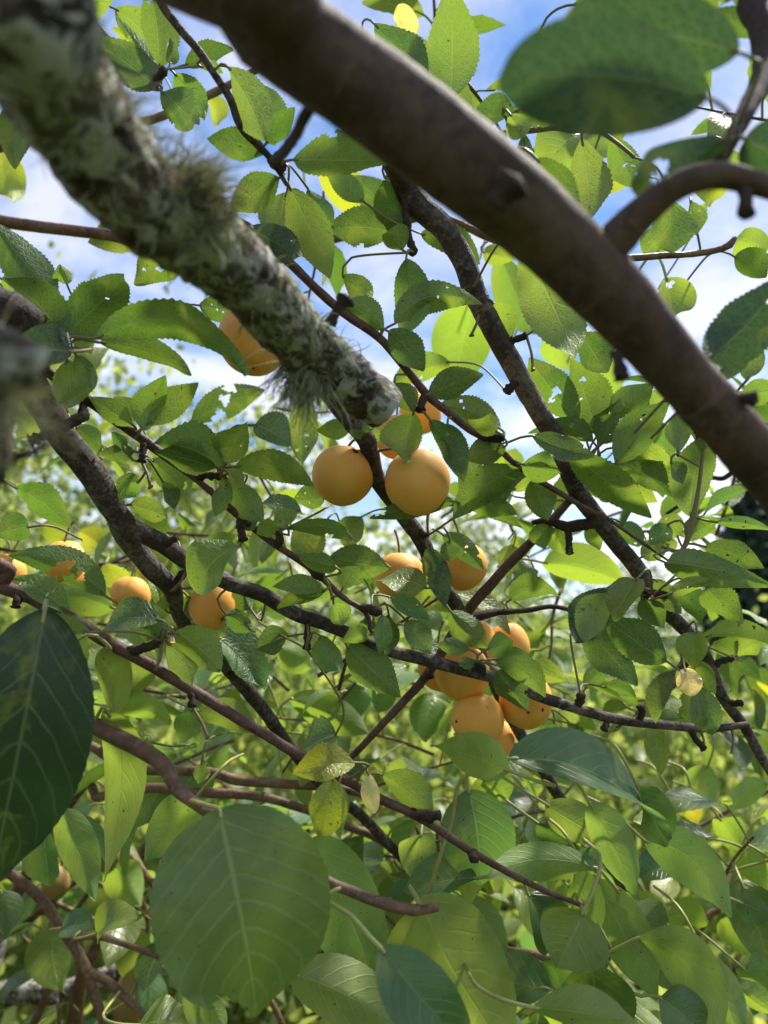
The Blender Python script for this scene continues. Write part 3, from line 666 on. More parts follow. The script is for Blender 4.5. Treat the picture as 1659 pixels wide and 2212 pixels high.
# ------------------------------------------------------------------ leaves traced one by one
# tile, base x y, tip x y, width; options: r pear / v oval, t upper side seen, tint letter, z=depth, b=bend, h=u,v,r hole, p=stalk path, a=arch, f=fold
LEAVES = """1 690 290 650 -60 155
1 665 270 500 60 55
1 660 270 480 125 55 y z=.62
1 735 275 735 170 48
1 800 280 1000 215 85 d
1 690 390 400 175 135 d
1 755 320 880 520 120
1 700 395 870 545 140 d
1 870 290 965 312 40
1 985 290 1145 600 175 o
1 1100 360 1190 625 125 l z=.5
1 890 420 950 545 75 y z=.65 r
1 1150 660 900 600 110 d
1 1265 690 1760 690 190 o b=-25
1 1205 770 1000 905 135 d
1 1250 805 1420 1190 175 o
1 1240 830 1190 1070 140 o z=.44
1 1330 815 1440 990 95 z=.46
1 1690 1000 1425 985 165 d
1 1665 945 1540 765 110 d
1 1570 870 1405 730 85 l
1 60 435 60 722 112 d z=.45
1 0 640 55 870 150 y z=.7 r
1 270 640 372 785 110 d z=.4
1 305 725 468 945 55 y z=.8 r
1 -40 955 230 1270 180 d z=.5
1 665 1000 400 1045 150 o
1 1080 980 1295 1110 130 k
1 300 60 495 -15 90 l z=.5
1 1390 735 1590 940 165 y z=.75 r
1 500 40 690 200 130 o z=.52
1 1150 620 1270 470 80 d
1 420 180 640 330 90 d z=.5
2 290 430 285 -80 215 o z=.48
2 370 490 130 165 160 l z=.51
2 -40 105 190 320 135 d z=.46
2 100 185 78 25 85 c z=.6 v
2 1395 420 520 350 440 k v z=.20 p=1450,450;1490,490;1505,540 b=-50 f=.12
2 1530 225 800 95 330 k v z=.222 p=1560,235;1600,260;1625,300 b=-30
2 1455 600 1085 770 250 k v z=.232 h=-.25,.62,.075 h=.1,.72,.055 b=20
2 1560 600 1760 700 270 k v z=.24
2 1690 115 1410 62 105 d z=.3
2 1230 10 1500 -10 85 z=.3
2 565 490 380 502 120 d z=.41
2 545 495 605 595 100 l z=.40
2 570 480 810 500 90 d z=.41
2 605 580 645 705 55 g z=.4
2 855 580 700 720 190 l v r z=.45 t
2 1050 475 880 700 150 l z=.55 r
2 855 600 885 965 150 o z=.43
2 985 590 1090 800 115 z=.43
2 660 690 840 900 105 d z=.35
2 1090 770 875 800 105 y z=.65 h=.1,.62,.05 r
2 1235 865 1250 1098 185 z=.40
2 1210 985 1125 1095 115 l z=.5
2 1325 870 1350 1015 85 z=.42
2 1440 770 1400 890 110 y z=.5 r
2 1645 1095 1525 1030 135 l z=.5 r
2 1490 650 1535 755 70 l z=.42
2 75 990 -10 790 125
2 110 1000 0 960 90
2 80 1080 0 1010 100 l
2 160 1010 425 1112 115 d z=.52
2 430 1090 560 1115 80 l z=.6
2 820 20 1010 0 60 d z=.4
2 0 760 110 940 110 z=.47
2 1330 1010 1390 880 70 l z=.6
2 1620 30 1500 -60 90 d z=.3
3 272 325 82 98 150 d
3 282 330 525 80 225 d b=-25
3 290 115 258 30 70 l z=.5
3 412 348 1052 478 150 b=105 z=.37 h=-.5,.85,.012
3 430 365 820 497 92 b=25
3 312 405 72 420 195 k v t z=.34
3 330 420 405 562 78
3 290 440 290 645 145 l
3 350 325 392 415 70 l z=.43
3 408 285 497 232 70 z=.44
3 192 280 72 345 85 l
3 608 742 695 525 115 l
3 640 715 850 545 110 l f=.1
3 572 720 395 605 85 l
3 590 700 500 605 75 z=.5
3 825 712 1132 572 120 d z=.62 h=.2,.5,.06 h=-.6,.35,.1 h=.8,.62,.07
3 965 912 678 800 150 b=-35
3 935 905 680 822 110 d
3 975 890 1060 705 125 l
3 1100 722 1245 812 130 g t
3 1015 902 1342 985 110 b=45
3 985 965 925 1112 72 d
3 1000 975 1132 1140 112
3 955 900 1050 985 92 l
3 598 968 505 1045 95 b=-20
3 580 835 428 852 65 d
3 535 830 488 755 50 d
3 650 870 855 1092 160 z=.47 h=.3,.6,.035 h=-.2,.75,.02
3 560 1065 745 1112 85 l
3 1312 588 1312 888 115 o z=.55
3 1515 732 1368 745 75 z=.46
3 1600 740 1512 755 60
3 1608 722 1628 805 52 l
3 1405 1035 1258 1042 85 d z=.5
3 1498 190 1652 305 125
3 1480 75 1605 190 95 l z=.46
3 772 0 585 112 145 z=.5 h=.1,.5,.05 h=-.3,.72,.03
3 860 205 1005 225 95 d z=.5
3 60 990 312 1145 105 z=.55
3 328 728 428 852 100 z=.5
3 185 695 85 770 95 l z=.55
3 0 85 105 152 75 l z=.45
3 100 148 130 245 60 z=.43
3 480 860 570 960 60 l z=.5
3 700 960 760 1080 60 d z=.46
3 1040 1000 960 1080 60 d z=.5
3 1130 1060 1300 1080 70 g t z=.46
4 95 5 100 345 180
4 50 282 398 212 122 b=75
4 385 205 310 548 265 l r z=.72
4 468 188 552 358 95 l
4 600 -70 828 452 245 o z=.42
4 500 -20 690 360 170 l r z=.7
4 20 318 168 482 115 d
4 128 668 95 885 175
4 188 592 408 500 108 d
4 48 542 125 668 95 d
4 285 450 45 525 110 l z=.55
4 502 738 245 640 112 b=-25
4 490 752 365 690 80 l
4 200 700 348 922 100 d
4 275 718 345 960 95 g t
4 522 815 362 862 105 d
4 640 768 902 850 95 d t z=.45 p=590,775;540,795;515,800
4 800 838 1145 1115 155 z=.455
4 582 912 308 1108 155 b=-15
4 622 938 462 1045 118 g t
4 598 890 755 915 112
4 832 702 632 440 150 z=.5 h=-.1,.45,.05 h=.3,.4,.035
4 916 732 815 438 190 z=.49
4 930 802 1005 668 102 d
4 985 692 1158 545 122
4 1000 885 1228 628 155 o z=.47 h=.3,.66,.04
4 902 792 728 698 95 d
4 990 890 1240 1025 115 d
4 1085 830 1245 920 90 l
4 1325 1115 1392 755 175 o z=.47
4 1272 842 1300 645 85 o z=.44
4 1395 432 1740 60 265 k z=.30 h=-.2,.72,.03 b=-20
4 1440 500 1600 325 140 k z=.33
4 1220 88 1265 265 190 l r z=.48 h=.1,.15,.07
4 1515 -5 1650 75 110 z=.5
4 1540 590 1710 560 95 l z=.42
4 1540 620 1690 700 95 z=.43
4 1570 525 1625 318 85 l z=.4
4 1378 1112 1595 998 48 g z=.5
4 828 888 842 992 68 l
4 305 1050 -45 1092 85 d z=.45
4 300 1060 565 1112 85 z=.46
4 640 955 700 1125 115
4 850 325 970 475 150 d z=.46
4 925 435 990 605 130 l r z=.65
4 690 350 810 475 140 l r z=.7
4 1240 882 1285 975 60 g t
4 1120 700 1240 560 90 l z=.55
4 560 1000 700 960 70 l z=.55
4 430 870 330 1000 80 g t z=.5
4 930 985 1180 1060 100 l z=.55
4 870 960 980 1040 80 d z=.54
4 1250 1000 1130 900 90 l z=.58
5 1032 158 850 348 165 v l t z=.44
5 702 148 640 262 105 z=.5
5 722 112 628 35 75 z=.48
5 858 180 1018 112 70 z=.5
5 455 372 50 205 155 b=-55 z=.44 h=.1,.47,.07 h=.5,.52,.08 h=.2,.3,.05
5 485 422 262 338 155 l r z=.5
5 302 452 75 290 95 l t
5 692 475 438 500 115 g t
5 715 432 648 282 70 l t
5 722 552 540 465 85
5 818 478 1155 742 150 g t b=25
5 758 530 945 698 145 l
5 725 575 835 752 115 o
5 880 480 975 540 75 d
5 388 528 112 572 95 l t b=-15 z=.36
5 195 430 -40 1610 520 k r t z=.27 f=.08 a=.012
5 470 590 495 865 135 l r z=.34
5 460 865 485 1535 150 o r z=.32
5 478 850 745 890 105 l r z=.5
5 535 800 670 650 130 o r z=.5
5 850 865 1100 955 110 o r z=.5
5 1250 545 1108 595 105 d t z=.5
5 1380 540 1458 702 95
5 1500 590 1710 790 160
5 1402 345 1182 330 70 l t
5 1402 350 1202 425 72 d
5 1440 400 1472 498 80 l
5 1452 250 1298 212 80
5 1425 205 1680 240 125 d z=.5
5 1480 340 1545 248 75 l
5 1250 82 1532 142 68 b=45
5 1205 62 1110 92 60 l
5 1240 70 1195 -5 85 l t
5 1060 5 1092 85 85
5 1392 65 1275 205 130 d z=.55
5 1650 448 1640 628 62 g t
5 1602 540 1478 562 65 l
5 1210 590 1335 680 125 l r z=.6
5 1250 815 1585 965 160 l r z=.6
5 1452 968 1298 1015 105 g t z=.5
5 1530 1092 1275 1140 125 y t z=.4
5 830 865 790 990 92
5 660 1005 542 965 75 l z=.5
5 125 75 -25 100 105 d z=.5
5 808 372 842 468 70 d
5 870 350 1000 505 42 k
5 975 450 1088 520 80 d
5 1085 430 1040 310 90 d z=.5
5 1130 440 1260 440 80 d z=.55
5 1560 30 1490 150 100 d z=.55
5 540 250 440 330 100 y z=.62
5 340 90 450 160 100 y z=.8
5 180 60 300 100 100 y z=.85
6 258 108 425 255 85 d z=.50
6 285 130 285 225 65 g t z=.5
6 188 158 258 408 95 k z=.485
6 182 338 -25 300 102 l t z=.49
6 20 375 198 472 72 g t z=.48
6 95 475 205 618 92 g t z=.48
6 20 448 10 625 82 d t z=.475
6 288 438 442 592 115 z=.50
6 445 602 558 565 95 z=.485
6 368 602 232 582 62 d z=.485
6 478 670 688 812 92 b=40 z=.475
6 490 700 612 858 115 d z=.48
6 480 645 642 645 72 z=.49
6 618 690 778 725 85 l z=.5
6 395 650 320 665 50 d z=.485
6 690 228 1025 292 165 l r z=.56
6 540 392 758 368 85 b=25 z=.55
6 965 338 815 572 175 k z=.47
6 985 365 848 562 110 o z=.46
6 1092 298 1000 478 122 o t z=.455
6 1222 655 955 468 145 d z=.48
6 855 505 1080 742 155 d z=.50
6 1112 385 1205 508 92 d z=.5
6 1218 228 1650 322 135 b=20 z=.44
6 1385 158 1622 228 95 d z=.46
6 1238 362 1402 300 62 l z=.45
6 1388 328 1548 485 122 z=.47
6 1402 545 1690 560 82 b=20 l z=.5
6 1430 52 1645 78 50 b=15 z=.46
6 1308 122 1445 38 82 z=.46
6 1118 202 1228 150 80 l z=.5
6 1352 525 1340 685 105 l t z=.5
6 1350 670 1430 790 85 z=.5
6 1258 698 1170 912 80 b=-20 d t z=.5
6 1355 760 1420 968 112 g t z=.5
6 1300 688 1315 798 88 c v t z=.47
6 1278 362 1372 492 92 d z=.5
6 1172 302 1282 442 82 z=.5
6 870 772 952 678 72 d z=.52
6 950 765 1085 812 52 d z=.52
6 735 915 678 1002 70 d z=.6
6 800 918 842 1045 72 z=.6
6 828 928 912 952 60 l z=.6
6 1175 905 1305 900 62 z=.53
6 725 75 782 190 82 l z=.5
6 662 55 692 160 82 z=.5
6 870 85 935 165 62 l z=.52
6 1522 632 1428 568 82 z=.53
6 1522 630 1625 558 82 l z=.53
6 1540 650 1622 735 62 d z=.53
6 560 150 520 280 100 l z=.62
6 620 200 560 110 70 l z=.62
6 560 300 660 260 90 g t z=.6
6 300 -20 590 50 50 b=15 z=.5
6 1030 60 1130 160 80 d z=.52
6 1230 60 1150 150 80 g t z=.47
6 1270 120 1180 60 90 l z=.5
8 540 20 225 -110 150 o r z=.33 b=-10
8 540 -30 1225 300 200 g r t z=.335 b=45 a=.01 p=480,10;360,40;320,90;290,250;230,430;190,560;150,590
7 945 185 1105 1055 685 m q r t z=.262 f=.10 a=.008 p=900,172;860,160;825,150 H=.30,.93,.075 H=.16,.975,.05 H=.45,.95,.07 b=-12
7 260 190 405 562 155 o r z=.42
7 190 260 205 525 125 g r t z=.5
7 835 150 640 375 205 o r z=.4
7 305 220 470 402 62 g r t z=.5
7 1345 320 1660 1060 330 o r z=.36
7 1270 900 1760 1160 260 o r z=.33
7 600 1120 840 1115 140 l r t z=.45
7 815 985 870 1150 80 o r z=.45
7 900 1000 960 1140 90 l r z=.45
7 265 700 412 685 95 g r t z=.55
7 415 725 612 655 115 l r t z=.5
7 1440 55 1380 302 155 y z=.40 t
7 1465 80 1455 288 95 l z=.41
7 1590 30 1612 198 62 c z=.41 v
7 870 -10 862 72 60 l z=.5
7 0 540 20 745 115 d r z=.5
7 500 430 600 590 150 l r z=.7
7 1450 560 1560 300 140 d r z=.55
8 365 105 412 505 300 g r t z=.42
8 402 485 85 525 165 g r t z=.40
8 932 450 438 500 135 o r z=.38 b=-50 p=925,520;910,640;885,830
8 930 445 860 360 60 g r t z=.385
8 890 165 1082 518 150 o r z=.42
8 1092 85 1205 335 140 g r t z=.37
8 1128 325 1478 635 205 o r z=.42 b=60
8 700 165 962 312 140 o r z=.46
8 660 245 802 340 105 d r z=.48
8 858 635 742 862 290 l r t z=.33
8 932 700 798 452 130 l r z=.37
8 898 488 1172 962 215 o r z=.40
8 150 580 560 1260 500 o r z=.33
8 -10 790 370 1230 270 g r t z=.25 f=.3 p=-60,740;-150,640;-260,570
8 648 1045 1090 1125 160 o r z=.30
8 892 838 920 1160 300 d r t z=.34
8 1098 742 1435 1140 190 o r z=.37 b=55 p=1040,770;960,810;890,850
8 1190 1000 1390 1160 215 g r t z=.36 p=1140,990;1070,980
8 1380 815 1525 1140 165 o r z=.45
8 1530 958 1690 1065 95 l r z=.45 p=1490,980;1450,1000
8 1235 640 1382 655 110 l r z=.55
8 1215 830 1265 965 95 g r t z=.5
8 1400 0 1330 175 120 o r z=.6
8 1240 125 1325 295 120 l r z=.65
8 1330 150 1340 275 65 w r z=.6
8 1490 655 1605 805 135 l r z=.6
8 1660 75 1475 185 80 l r z=.7
8 25 575 155 515 85 d r z=.42
8 620 550 700 815 140 d r t z=.45
8 -20 35 210 198 115 l z=.42
8 160 300 120 470 160 o r z=.5
8 560 490 660 420 120 l r z=.6
8 1250 440 1100 470 110 g r t z=.5
8 1450 230 1560 380 110 l r z=.6
8 1520 310 1640 520 110 l r z=.65
8 1560 880 1659 960 110 o r z=.5
8 1540 590 1680 640 110 d r z=.5
8 760 980 700 840 160 d r z=.5
8 60 860 -60 1080 160 d r z=.45
8 430 60 540 140 120 l r z=.5"""

n_leaf = {'plum': 0, 'pear': 0}
def make_leaf(base, tip, wid, top, sp, tree, parent, tint, nL, nW, rnd, petiole, label=None, **kw):
    mat = M_PEAR if tree == 'pear' else M_PLUM
    vs, fs, uv, mi = leaf_geo(base, tip, wid, top, sp, nL, nW, rnd=rnd, petiole=petiole, pet_r=0.0010 if tree == 'pear' else 0.0007, **kw)
    me = mesh_from('leaf', vs, fs, [mat, M_STALK_R if tree == 'pear' else M_STALK_P], uvs=uv, tint=tint, mat_idx=mi, origin=base)
    o = link('leaf', me, base, parent, label)
    n_leaf[tree] += 1
    return o

def traced_leaf(line, idx):
    w = line.split()
    rnd = random.Random(idx * 7919 + 13)
    t = int(w[0]); bx, by, tx, ty, wd = [float(q) for q in w[1:6]]
    X0, Y0 = tl(t, bx, by); X1, Y1 = tl(t, tx, ty); wd *= 0.5
    opt = w[6:]
    tree = 'pear' if 'r' in opt else 'plum'
    sp = 'oval' if 'v' in opt else ('heart' if 'q' in opt else tree)
    topseen = 't' in opt
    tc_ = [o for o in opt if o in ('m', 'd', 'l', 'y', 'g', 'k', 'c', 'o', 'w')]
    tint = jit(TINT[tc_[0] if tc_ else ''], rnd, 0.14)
    z = None; bend = 0.0; holes = []; pth = None; arch = None; fold = None
    for o in opt:
        if o[:2] == 'z=': z = float(o[2:])
        if o[:2] == 'b=': bend = float(o[2:]) * 0.5
        if o[:2] == 'a=': arch = float(o[2:])
        if o[:2] == 'f=': fold = float(o[2:])
        if o[:2] == 'h=': holes.append(tuple(float(q) for q in o[2:].split(',')))
        if o[:2] == 'H=':
            q = [float(e) for e in o[2:].split(',')]
            holes.append((q[0] / max(.05, half_width(sp, q[1])), q[1], q[2]))
        if o[:2] == 'p=': pth = [tl(t, *[float(q) for q in s.split(',')]) for s in o[2:].split(';')]
    if tree == 'pear' and z is not None: z = pear_z(z)
    att, d = nearest(X0, Y0, tree, z, 140 if tree == 'plum' else 420)
    if z is None:
        if att is None: att, d = nearest(X0, Y0, tree)
        z = att[2] + rnd.uniform(-0.012, 0.012) if d < 140 else 0.47
    Lp = math.hypot(X1 - X0, Y1 - Y0)
    dz = rnd.uniform(-0.35, 0.35) * Lp / FPX * z
    base = at(X0, Y0, z); tip = at(X1 + (X1 - X0) * .03, Y1 + (Y1 - Y0) * .03, z + dz)
    v = (CAM - base.lerp(tip, 0.5)).normalized()
    A = (tip - base).normalized()
    n = (v - A * v.dot(A)).normalized()
    roll = rnd.uniform(-0.5, 0.5) if wd < 120 else rnd.uniform(-0.12, 0.12)
    n = Quaternion(A, roll) @ n
    nv = (v - A * v.dot(A)).normalized()
    top = n if topseen else -n
    if wd < 120:                       # leaves hold their upper side towards the sky
        up = Vector((0, 0, 1)) - A * A.z
        top = (top + up * (0.75 if topseen else 0.40)).normalized()
    face = max(0.55, abs(top.dot(nv)))
    wid = wd / FPX * z / face * (1.06 if wd > 75 else 1.22)
    # leaf bend given in the picture: positive is to the left of the way it points
    S = A.cross((top - A * top.dot(A)).normalized())
    left = RIGHT * ((Y1 - Y0)) + UP * ((X1 - X0))
    sgn = 1 if S.dot(left) > 0 else -1
    bend_m = sgn * bend / FPX * z + rnd.uniform(-0.04, 0.04) * Lp / FPX * z
    if pth:
        pet = [at(px, py, z + 0.003 * (i + 1)) for i, (px, py) in enumerate(pth)]
        a2 = min((a for a in ATT if a[7] == tree), key=lambda a: (a[3] - pet[-1]).length)
        pet.append(a2[3] if (a2[3] - pet[-1]).length < 0.08 else pet[-1] + FWD * 0.05 - UP * 0.01)
    elif att is not None and (att[3] - base).length < (0.09 if tree == 'plum' else 0.075):
        Q = att[3]
        L = (Q - base).length
        pet = [base - A * min(0.35 * L, 0.010) + (Q - base) * 0.3, Q]
    else:
        L = 0.015 if tree == 'plum' else 0.03
        pet = [base - A * L * 0.5 + FWD * 0.002, base - A * L * 0.9 + FWD * 0.014 - UP * 0.002, base - A * L + FWD * 0.055 - UP * 0.012]
    parent = att[5] if att is not None else (plum_tree if tree == 'plum' else pear_tree)
    if tree == 'plum' and rnd.random() < 0.30 and not holes:
        holes = [(rnd.uniform(-.7, .7), rnd.uniform(.25, .8), rnd.uniform(.012, .03)) for _ in range(rnd.randint(1, 3))]
    if tree == 'plum' and rnd.random() < 0.22:
        holes.append((rnd.choice((-1, 1)) * 0.98, rnd.uniform(.3, .9), rnd.uniform(.03, .07)))
    big = wd > 130
    nL, nW = (46, 16) if (wd > 75 or holes) else (34, 8)
    label = None
    if 'c' in opt: label = 'pale cream withered leaf'
    if 'w' in opt and wd < 60: label = 'small yellow leaf'
    kw = dict(bend=bend_m, arch=(arch if arch is not None else rnd.uniform(-0.04, 0.20) * Lp / FPX * z), fold=(fold if fold is not None else rnd.uniform(0.12, 0.75)),
              twist=rnd.uniform(-0.9, 0.9) if not big else rnd.uniform(-0.15, 0.15), curl=rnd.uniform(-.05, .22) if not big else 0.0, wave=rnd.uniform(0.03, 0.085) if not big else rnd.uniform(0.022, 0.045), holes=holes)
    make_leaf(base, tip, wid, top, sp, tree, parent, tint, nL, nW, rnd, pet, label, **kw)

for i, ln in enumerate(LEAVES.split('\n')):
    traced_leaf(ln, i)

# ------------------------------------------------------------------ filling sprays of leaves
STUFF = {'plum': [], 'pear': []}
def spray(X, Y, z, dirx, diry, length, n, tree, rnd, size, tints):
    """a leafy twig starting at a picture position and depth; real length in metres"""
    P = at(X, Y, z)
    D = (RIGHT * dirx + UP * -diry + FWD * rnd.uniform(-0.35, 0.35)).normalized()
    path = [(P, 0.0016)]
    q = P.copy()
    for i in range(4):
        D = (D + Vector((rnd.uniform(-.2, .2), rnd.uniform(-.2, .2), rnd.uniform(-.2, .15)))).normalized()
        q = q + D * length / 4
        path.append((q, 0.0015 - 0.0002 * i))
    cp = catmull(path, 0.008)
    vs, fs, uv = tube_geo(cp, 6, 0.12, 150)
    par = plum_tree if tree == 'plum' else pear_tree
    o = link('twig', mesh_from('twig', vs, fs, [M_TWIG if tree == 'plum' else M_PTWIG], uvs=uv, origin=P), P, par)
    for i in range(n):
        t = 0.15 + 0.85 * (i + rnd.random() * 0.6) / n
        Q = cp[min(len(cp) - 1, int(t * (len(cp) - 1)))][0]
        T = (cp[min(len(cp) - 1, int(t * (len(cp) - 1)) + 1)][0] - cp[max(0, int(t * (len(cp) - 1)) - 1)][0]).normalized()
        ang = i * 2.4 + rnd.uniform(-.5, .5)
        O = T.orthogonal().normalized()
        O = Quaternion(T, ang) @ O
        pl = rnd.uniform(.006, .014) if tree == 'plum' else rnd.uniform(.018, .04)
        dirp = (O + T * 0.6 + Vector((0, 0, 0.1))).normalized()
        base = Q + dirp * pl
        droop = rnd.uniform(0.1, 0.5) if tree == 'plum' else rnd.uniform(0.4, 1.2)
        A = (dirp + Vector((0, 0, -droop)) + Vector((rnd.uniform(-.3, .3), rnd.uniform(-.3, .3), 0))).normalized()
        L = size * rnd.uniform(.7, 1.2)
        top = Vector((rnd.uniform(-.5, .5), rnd.uniform(-.6, .4), 1.0))
        top = (top - A * top.dot(A)).normalized()
        tint = jit(TINT[rnd.choice(tints)], rnd, 0.2)
        kw = dict(bend=rnd.uniform(-.06, .06) * L, arch=rnd.uniform(0, .12) * L, fold=rnd.uniform(.15, .5), twist=rnd.uniform(-.5, .5), wave=rnd.uniform(.02, .06), curl=rnd.uniform(0, .15))
        pet = [base.lerp(Q, 0.6) + Vector((0, 0, 0.001)), Q]
        wid = L * (rnd.uniform(.42, .55) if tree == 'plum' else rnd.uniform(.55, .72))
        STUFF[tree].append((z, base, base + A * L, wid, top, tree, o, tint, rnd, pet, kw))

frnd = random.Random(5)
def fill(tree, n, xr, yr, zr, length, nl, size, tints, down=0.3):
    for i in range(n):
        X, Y = frnd.uniform(*xr), frnd.uniform(*yr)
        z = frnd.uniform(*zr)
        th = frnd.uniform(0, 2 * math.pi)
        spray(X, Y, z, math.cos(th), math.sin(th) * 0.7 + down, length * frnd.uniform(.7, 1.3), frnd.randint(nl - 2, nl + 2), tree, random.Random(frnd.random()), size, tints)
# plum sprays behind the traced leaves
fill('plum', 9, (-150, 620), (880, 1240), (.60, .85), .10, 7, .050, ('', 'l', 'o'))
fill('plum', 7, (750, 1250), (1000, 1500), (.62, .9), .09, 6, .048, ('', 'l', 'o'))
fill('plum', 8, (1180, 1700), (1000, 1560), (.58, .85), .10, 7, .050, ('', 'd', 'l', 'o'))
fill('plum', 7, (350, 1000), (1280, 1620), (.55, .8), .10, 7, .048, ('', 'd', 'o'))
fill('plum', 6, (-100, 420), (1150, 1500), (.55, .75), .10, 7, .048, ('', 'l', 'y'))
fill('plum', 4, (560, 1000), (60, 420), (.55, .7), .09, 6, .052, ('', 'd', 'o'))
fill('plum', 3, (-150, 120), (100, 600), (.6, .7), .09, 6, .052, ('', 'o', 'l'))
fill('plum', 4, (1500, 1800), (420, 1000), (.5, .65), .09, 6, .050, ('', 'o', 'd'))
fill('plum', 7, (1750, 2500), (100, 1100), (.45, .7), .10, 7, .050, ('', 'o', 'd'))
fill('plum', 5, (-900, -150), (200, 1100), (.45, .7), .10, 7, .050, ('', 'o', 'd'))
# pear sprays filling the lower half
fill('pear', 16, (380, 1150), (1480, 1900), (.60, 1.0), .12, 7, .062, ('o', 'l', 'g', ''), .4)
fill('pear', 22, (1000, 1900), (1560, 2150), (.58, 1.1), .12, 7, .060, ('o', 'l', 'l', 'g', 'y'), .4)
fill('pear', 12, (-200, 450), (1500, 2000), (.66, 1.0), .12, 6, .058, ('d', 'o', 'g'), .4)
fill('pear', 9, (0, 900), (1950, 2350), (.66, .95), .12, 6, .058, ('d', 'o', 'g', 'l'), .4)
fill('pear', 8, (800, 1800), (2050, 2400), (.5, .9), .12, 7, .060, ('o', 'l', 'g'), .4)
for tree in STUFF:
    lst = sorted(STUFF[tree], key=lambda q: q[0])
    joined = ([], [], [], [], [])
    for z, base, tip, wid, top, tr, par, tint, rnd, pet, kw in lst:
        if n_leaf[tree] < 298:
            make_leaf(base, tip, wid, top, tr, tr, par, tint, 16, 4, rnd, pet, **kw)
        else:
            vs, fs, uv, mi = leaf_geo(base, tip, wid, top, tr, 12, 4, rnd=rnd, petiole=pet, pet_r=0.0010, **kw)
            o = len(joined[0])
            joined[0].extend(vs); joined[1].extend(tuple(q + o for q in f) for f in fs); joined[2].extend(uv); joined[3].extend(mi)
            joined[4].extend([tint] * len(vs))
    if joined[0]:
        par = plum_tree if tree == 'plum' else pear_tree
        org = WORLD_OF[par.name]
        me = mesh_from('foliage', joined[0], joined[1], [M_PLUM if tree == 'plum' else M_PEAR, M_STALK_R], uvs=joined[2], tint=joined[4], mat_idx=joined[3], origin=org)
        link('foliage', me, org, par, kind='stuff')

# ------------------------------------------------------------------ lichen tufts
def tuft(path, i0, i1, n, lmin, lmax, side, parent, seed, spread=0.9):
    """strands growing from the bark between two positions along a branch"""
    rnd = random.Random(seed)
    vs, fs = [], []
    for k in range(n):
        s = rnd.uniform(i0, i1)
        i = min(len(path) - 2, max(1, int(s * (len(path) - 1))))
        P, r = path[i]
        T = (path[i + 1][0] - path[i - 1][0]).normalized()
        O = (side - T * side.dot(T)).normalized()
        O = Quaternion(T, rnd.gauss(0, spread)) @ O
        p = P + O * r * 0.96
        d = (O * 0.9 + T * rnd.uniform(-.6, .6) + Vector((rnd.uniform(-.4, .4), rnd.uniform(-.4, .4), rnd.uniform(-.3, .3)))).normalized()
        L = rnd.uniform(lmin, lmax) * (0.5 + rnd.random())
        m = 6
        w = rnd.uniform(.00016, .00042)
        o = len(vs)
        for q in range(m + 1):
            if q:
                d = (d + Vector((rnd.uniform(-.45, .45), rnd.uniform(-.45, .45), rnd.uniform(-.5, .30)))).normalized()
                p = p + d * L / m
            a = d.orthogonal().normalized(); b = d.cross(a)
            ww = w * (1 - 0.75 * q / m)
            for e in range(3):
                vs.append(p + (a * math.cos(e * 2.094) + b * math.sin(e * 2.094)) * ww)
        for q in range(m):
            for e in range(3):
                e2 = (e + 1) % 3
                fs.append((o + q * 3 + e, o + q * 3 + e2, o + q * 3 + 3 + e2, o + q * 3 + 3 + e))
    org = path[0][0]
    me = mesh_from('lichen_tuft', vs, fs, [M_STRAND], origin=org)
    link('lichen_tuft', me, org, parent, kind='stuff')
def frac_at(path, X, Y):
    best, bd = 0, 1e9
    for i, (P, r) in enumerate(path):
        a = proj(P)
        if a[2] < 0.05: continue
        d = math.hypot(a[0] - X, a[1] - Y)
        if d < bd: best, bd = i, d
    return best / (len(path) - 1)
def fr(x, y): return frac_at(lich_path, x, y)
toc = -FWD
tuft(lich_path, fr(0, 0), fr(190, 280), 110, .005, .012, (toc + UP * .3 + RIGHT * .3).normalized(), lich, 1, 1.1)
tuft(lich_path, fr(190, 280), fr(330, 440), 130, .004, .009, (toc + UP * .4).normalized(), lich, 2, 0.9)
tuft(lich_path, fr(340, 440), fr(400, 500), 480, .007, .017, (toc + UP * 1.0 + RIGHT * .9).normalized(), lich, 3, 0.55)
tuft(lich_path, fr(400, 500), fr(600, 670), 110, .003, .008, toc, lich, 4, 1.0)
tuft(lich_path, fr(600, 680), fr(760, 830), 110, .003, .007, toc, lich, 5, 1.2)
tuft(lich_path, fr(660, 740), fr(720, 790), 420, .009, .020, (-UP * 1.0 + toc * .3 - RIGHT * .5).normalized(), lich, 6, 0.4)
tuft(lich2_path, frac_at(lich2_path, -60, 780), frac_at(lich2_path, -5, 900), 300, .008, .022, (toc * .5 + RIGHT * 1.0).normalized(), lich2, 7, 0.6)
def knob(name, X, Y, z, X1, Y1, r, mat, parent):
    P0, P1 = at(X, Y, z), at(X1, Y1, z - .003)
    path = catmull([(P0, r), (P0.lerp(P1, .5), r * .8), (P1, r * 1.25)], 0.0012)
    vs, fs, uv = tube_geo(path, 10, 0.4, 330, 0.1, random.random() * 9)
    link(name, mesh_from(name, vs, fs, [mat], uvs=uv, origin=P0), P0, parent)
knob('bud', 712, 700, .33, 745, 640, .0026, M_SPUR, lich)
knob('bud', 735, 660, .33, 758, 650, .0022, M_SPUR, lich)
knob('bud', 1330, 760, .247, 1345, 815, .0022, M_SPUR, bough)
knob('bud', 1570, 860, .255, 1632, 862, .0022, M_SPUR, bough)
knob('bud', 1070, 440, .215, 1112, 392, .0042, M_SPUR, bough)
knob('bud', 1608, 410, .227, 1612, 462, .0022, M_SPUR, bough)

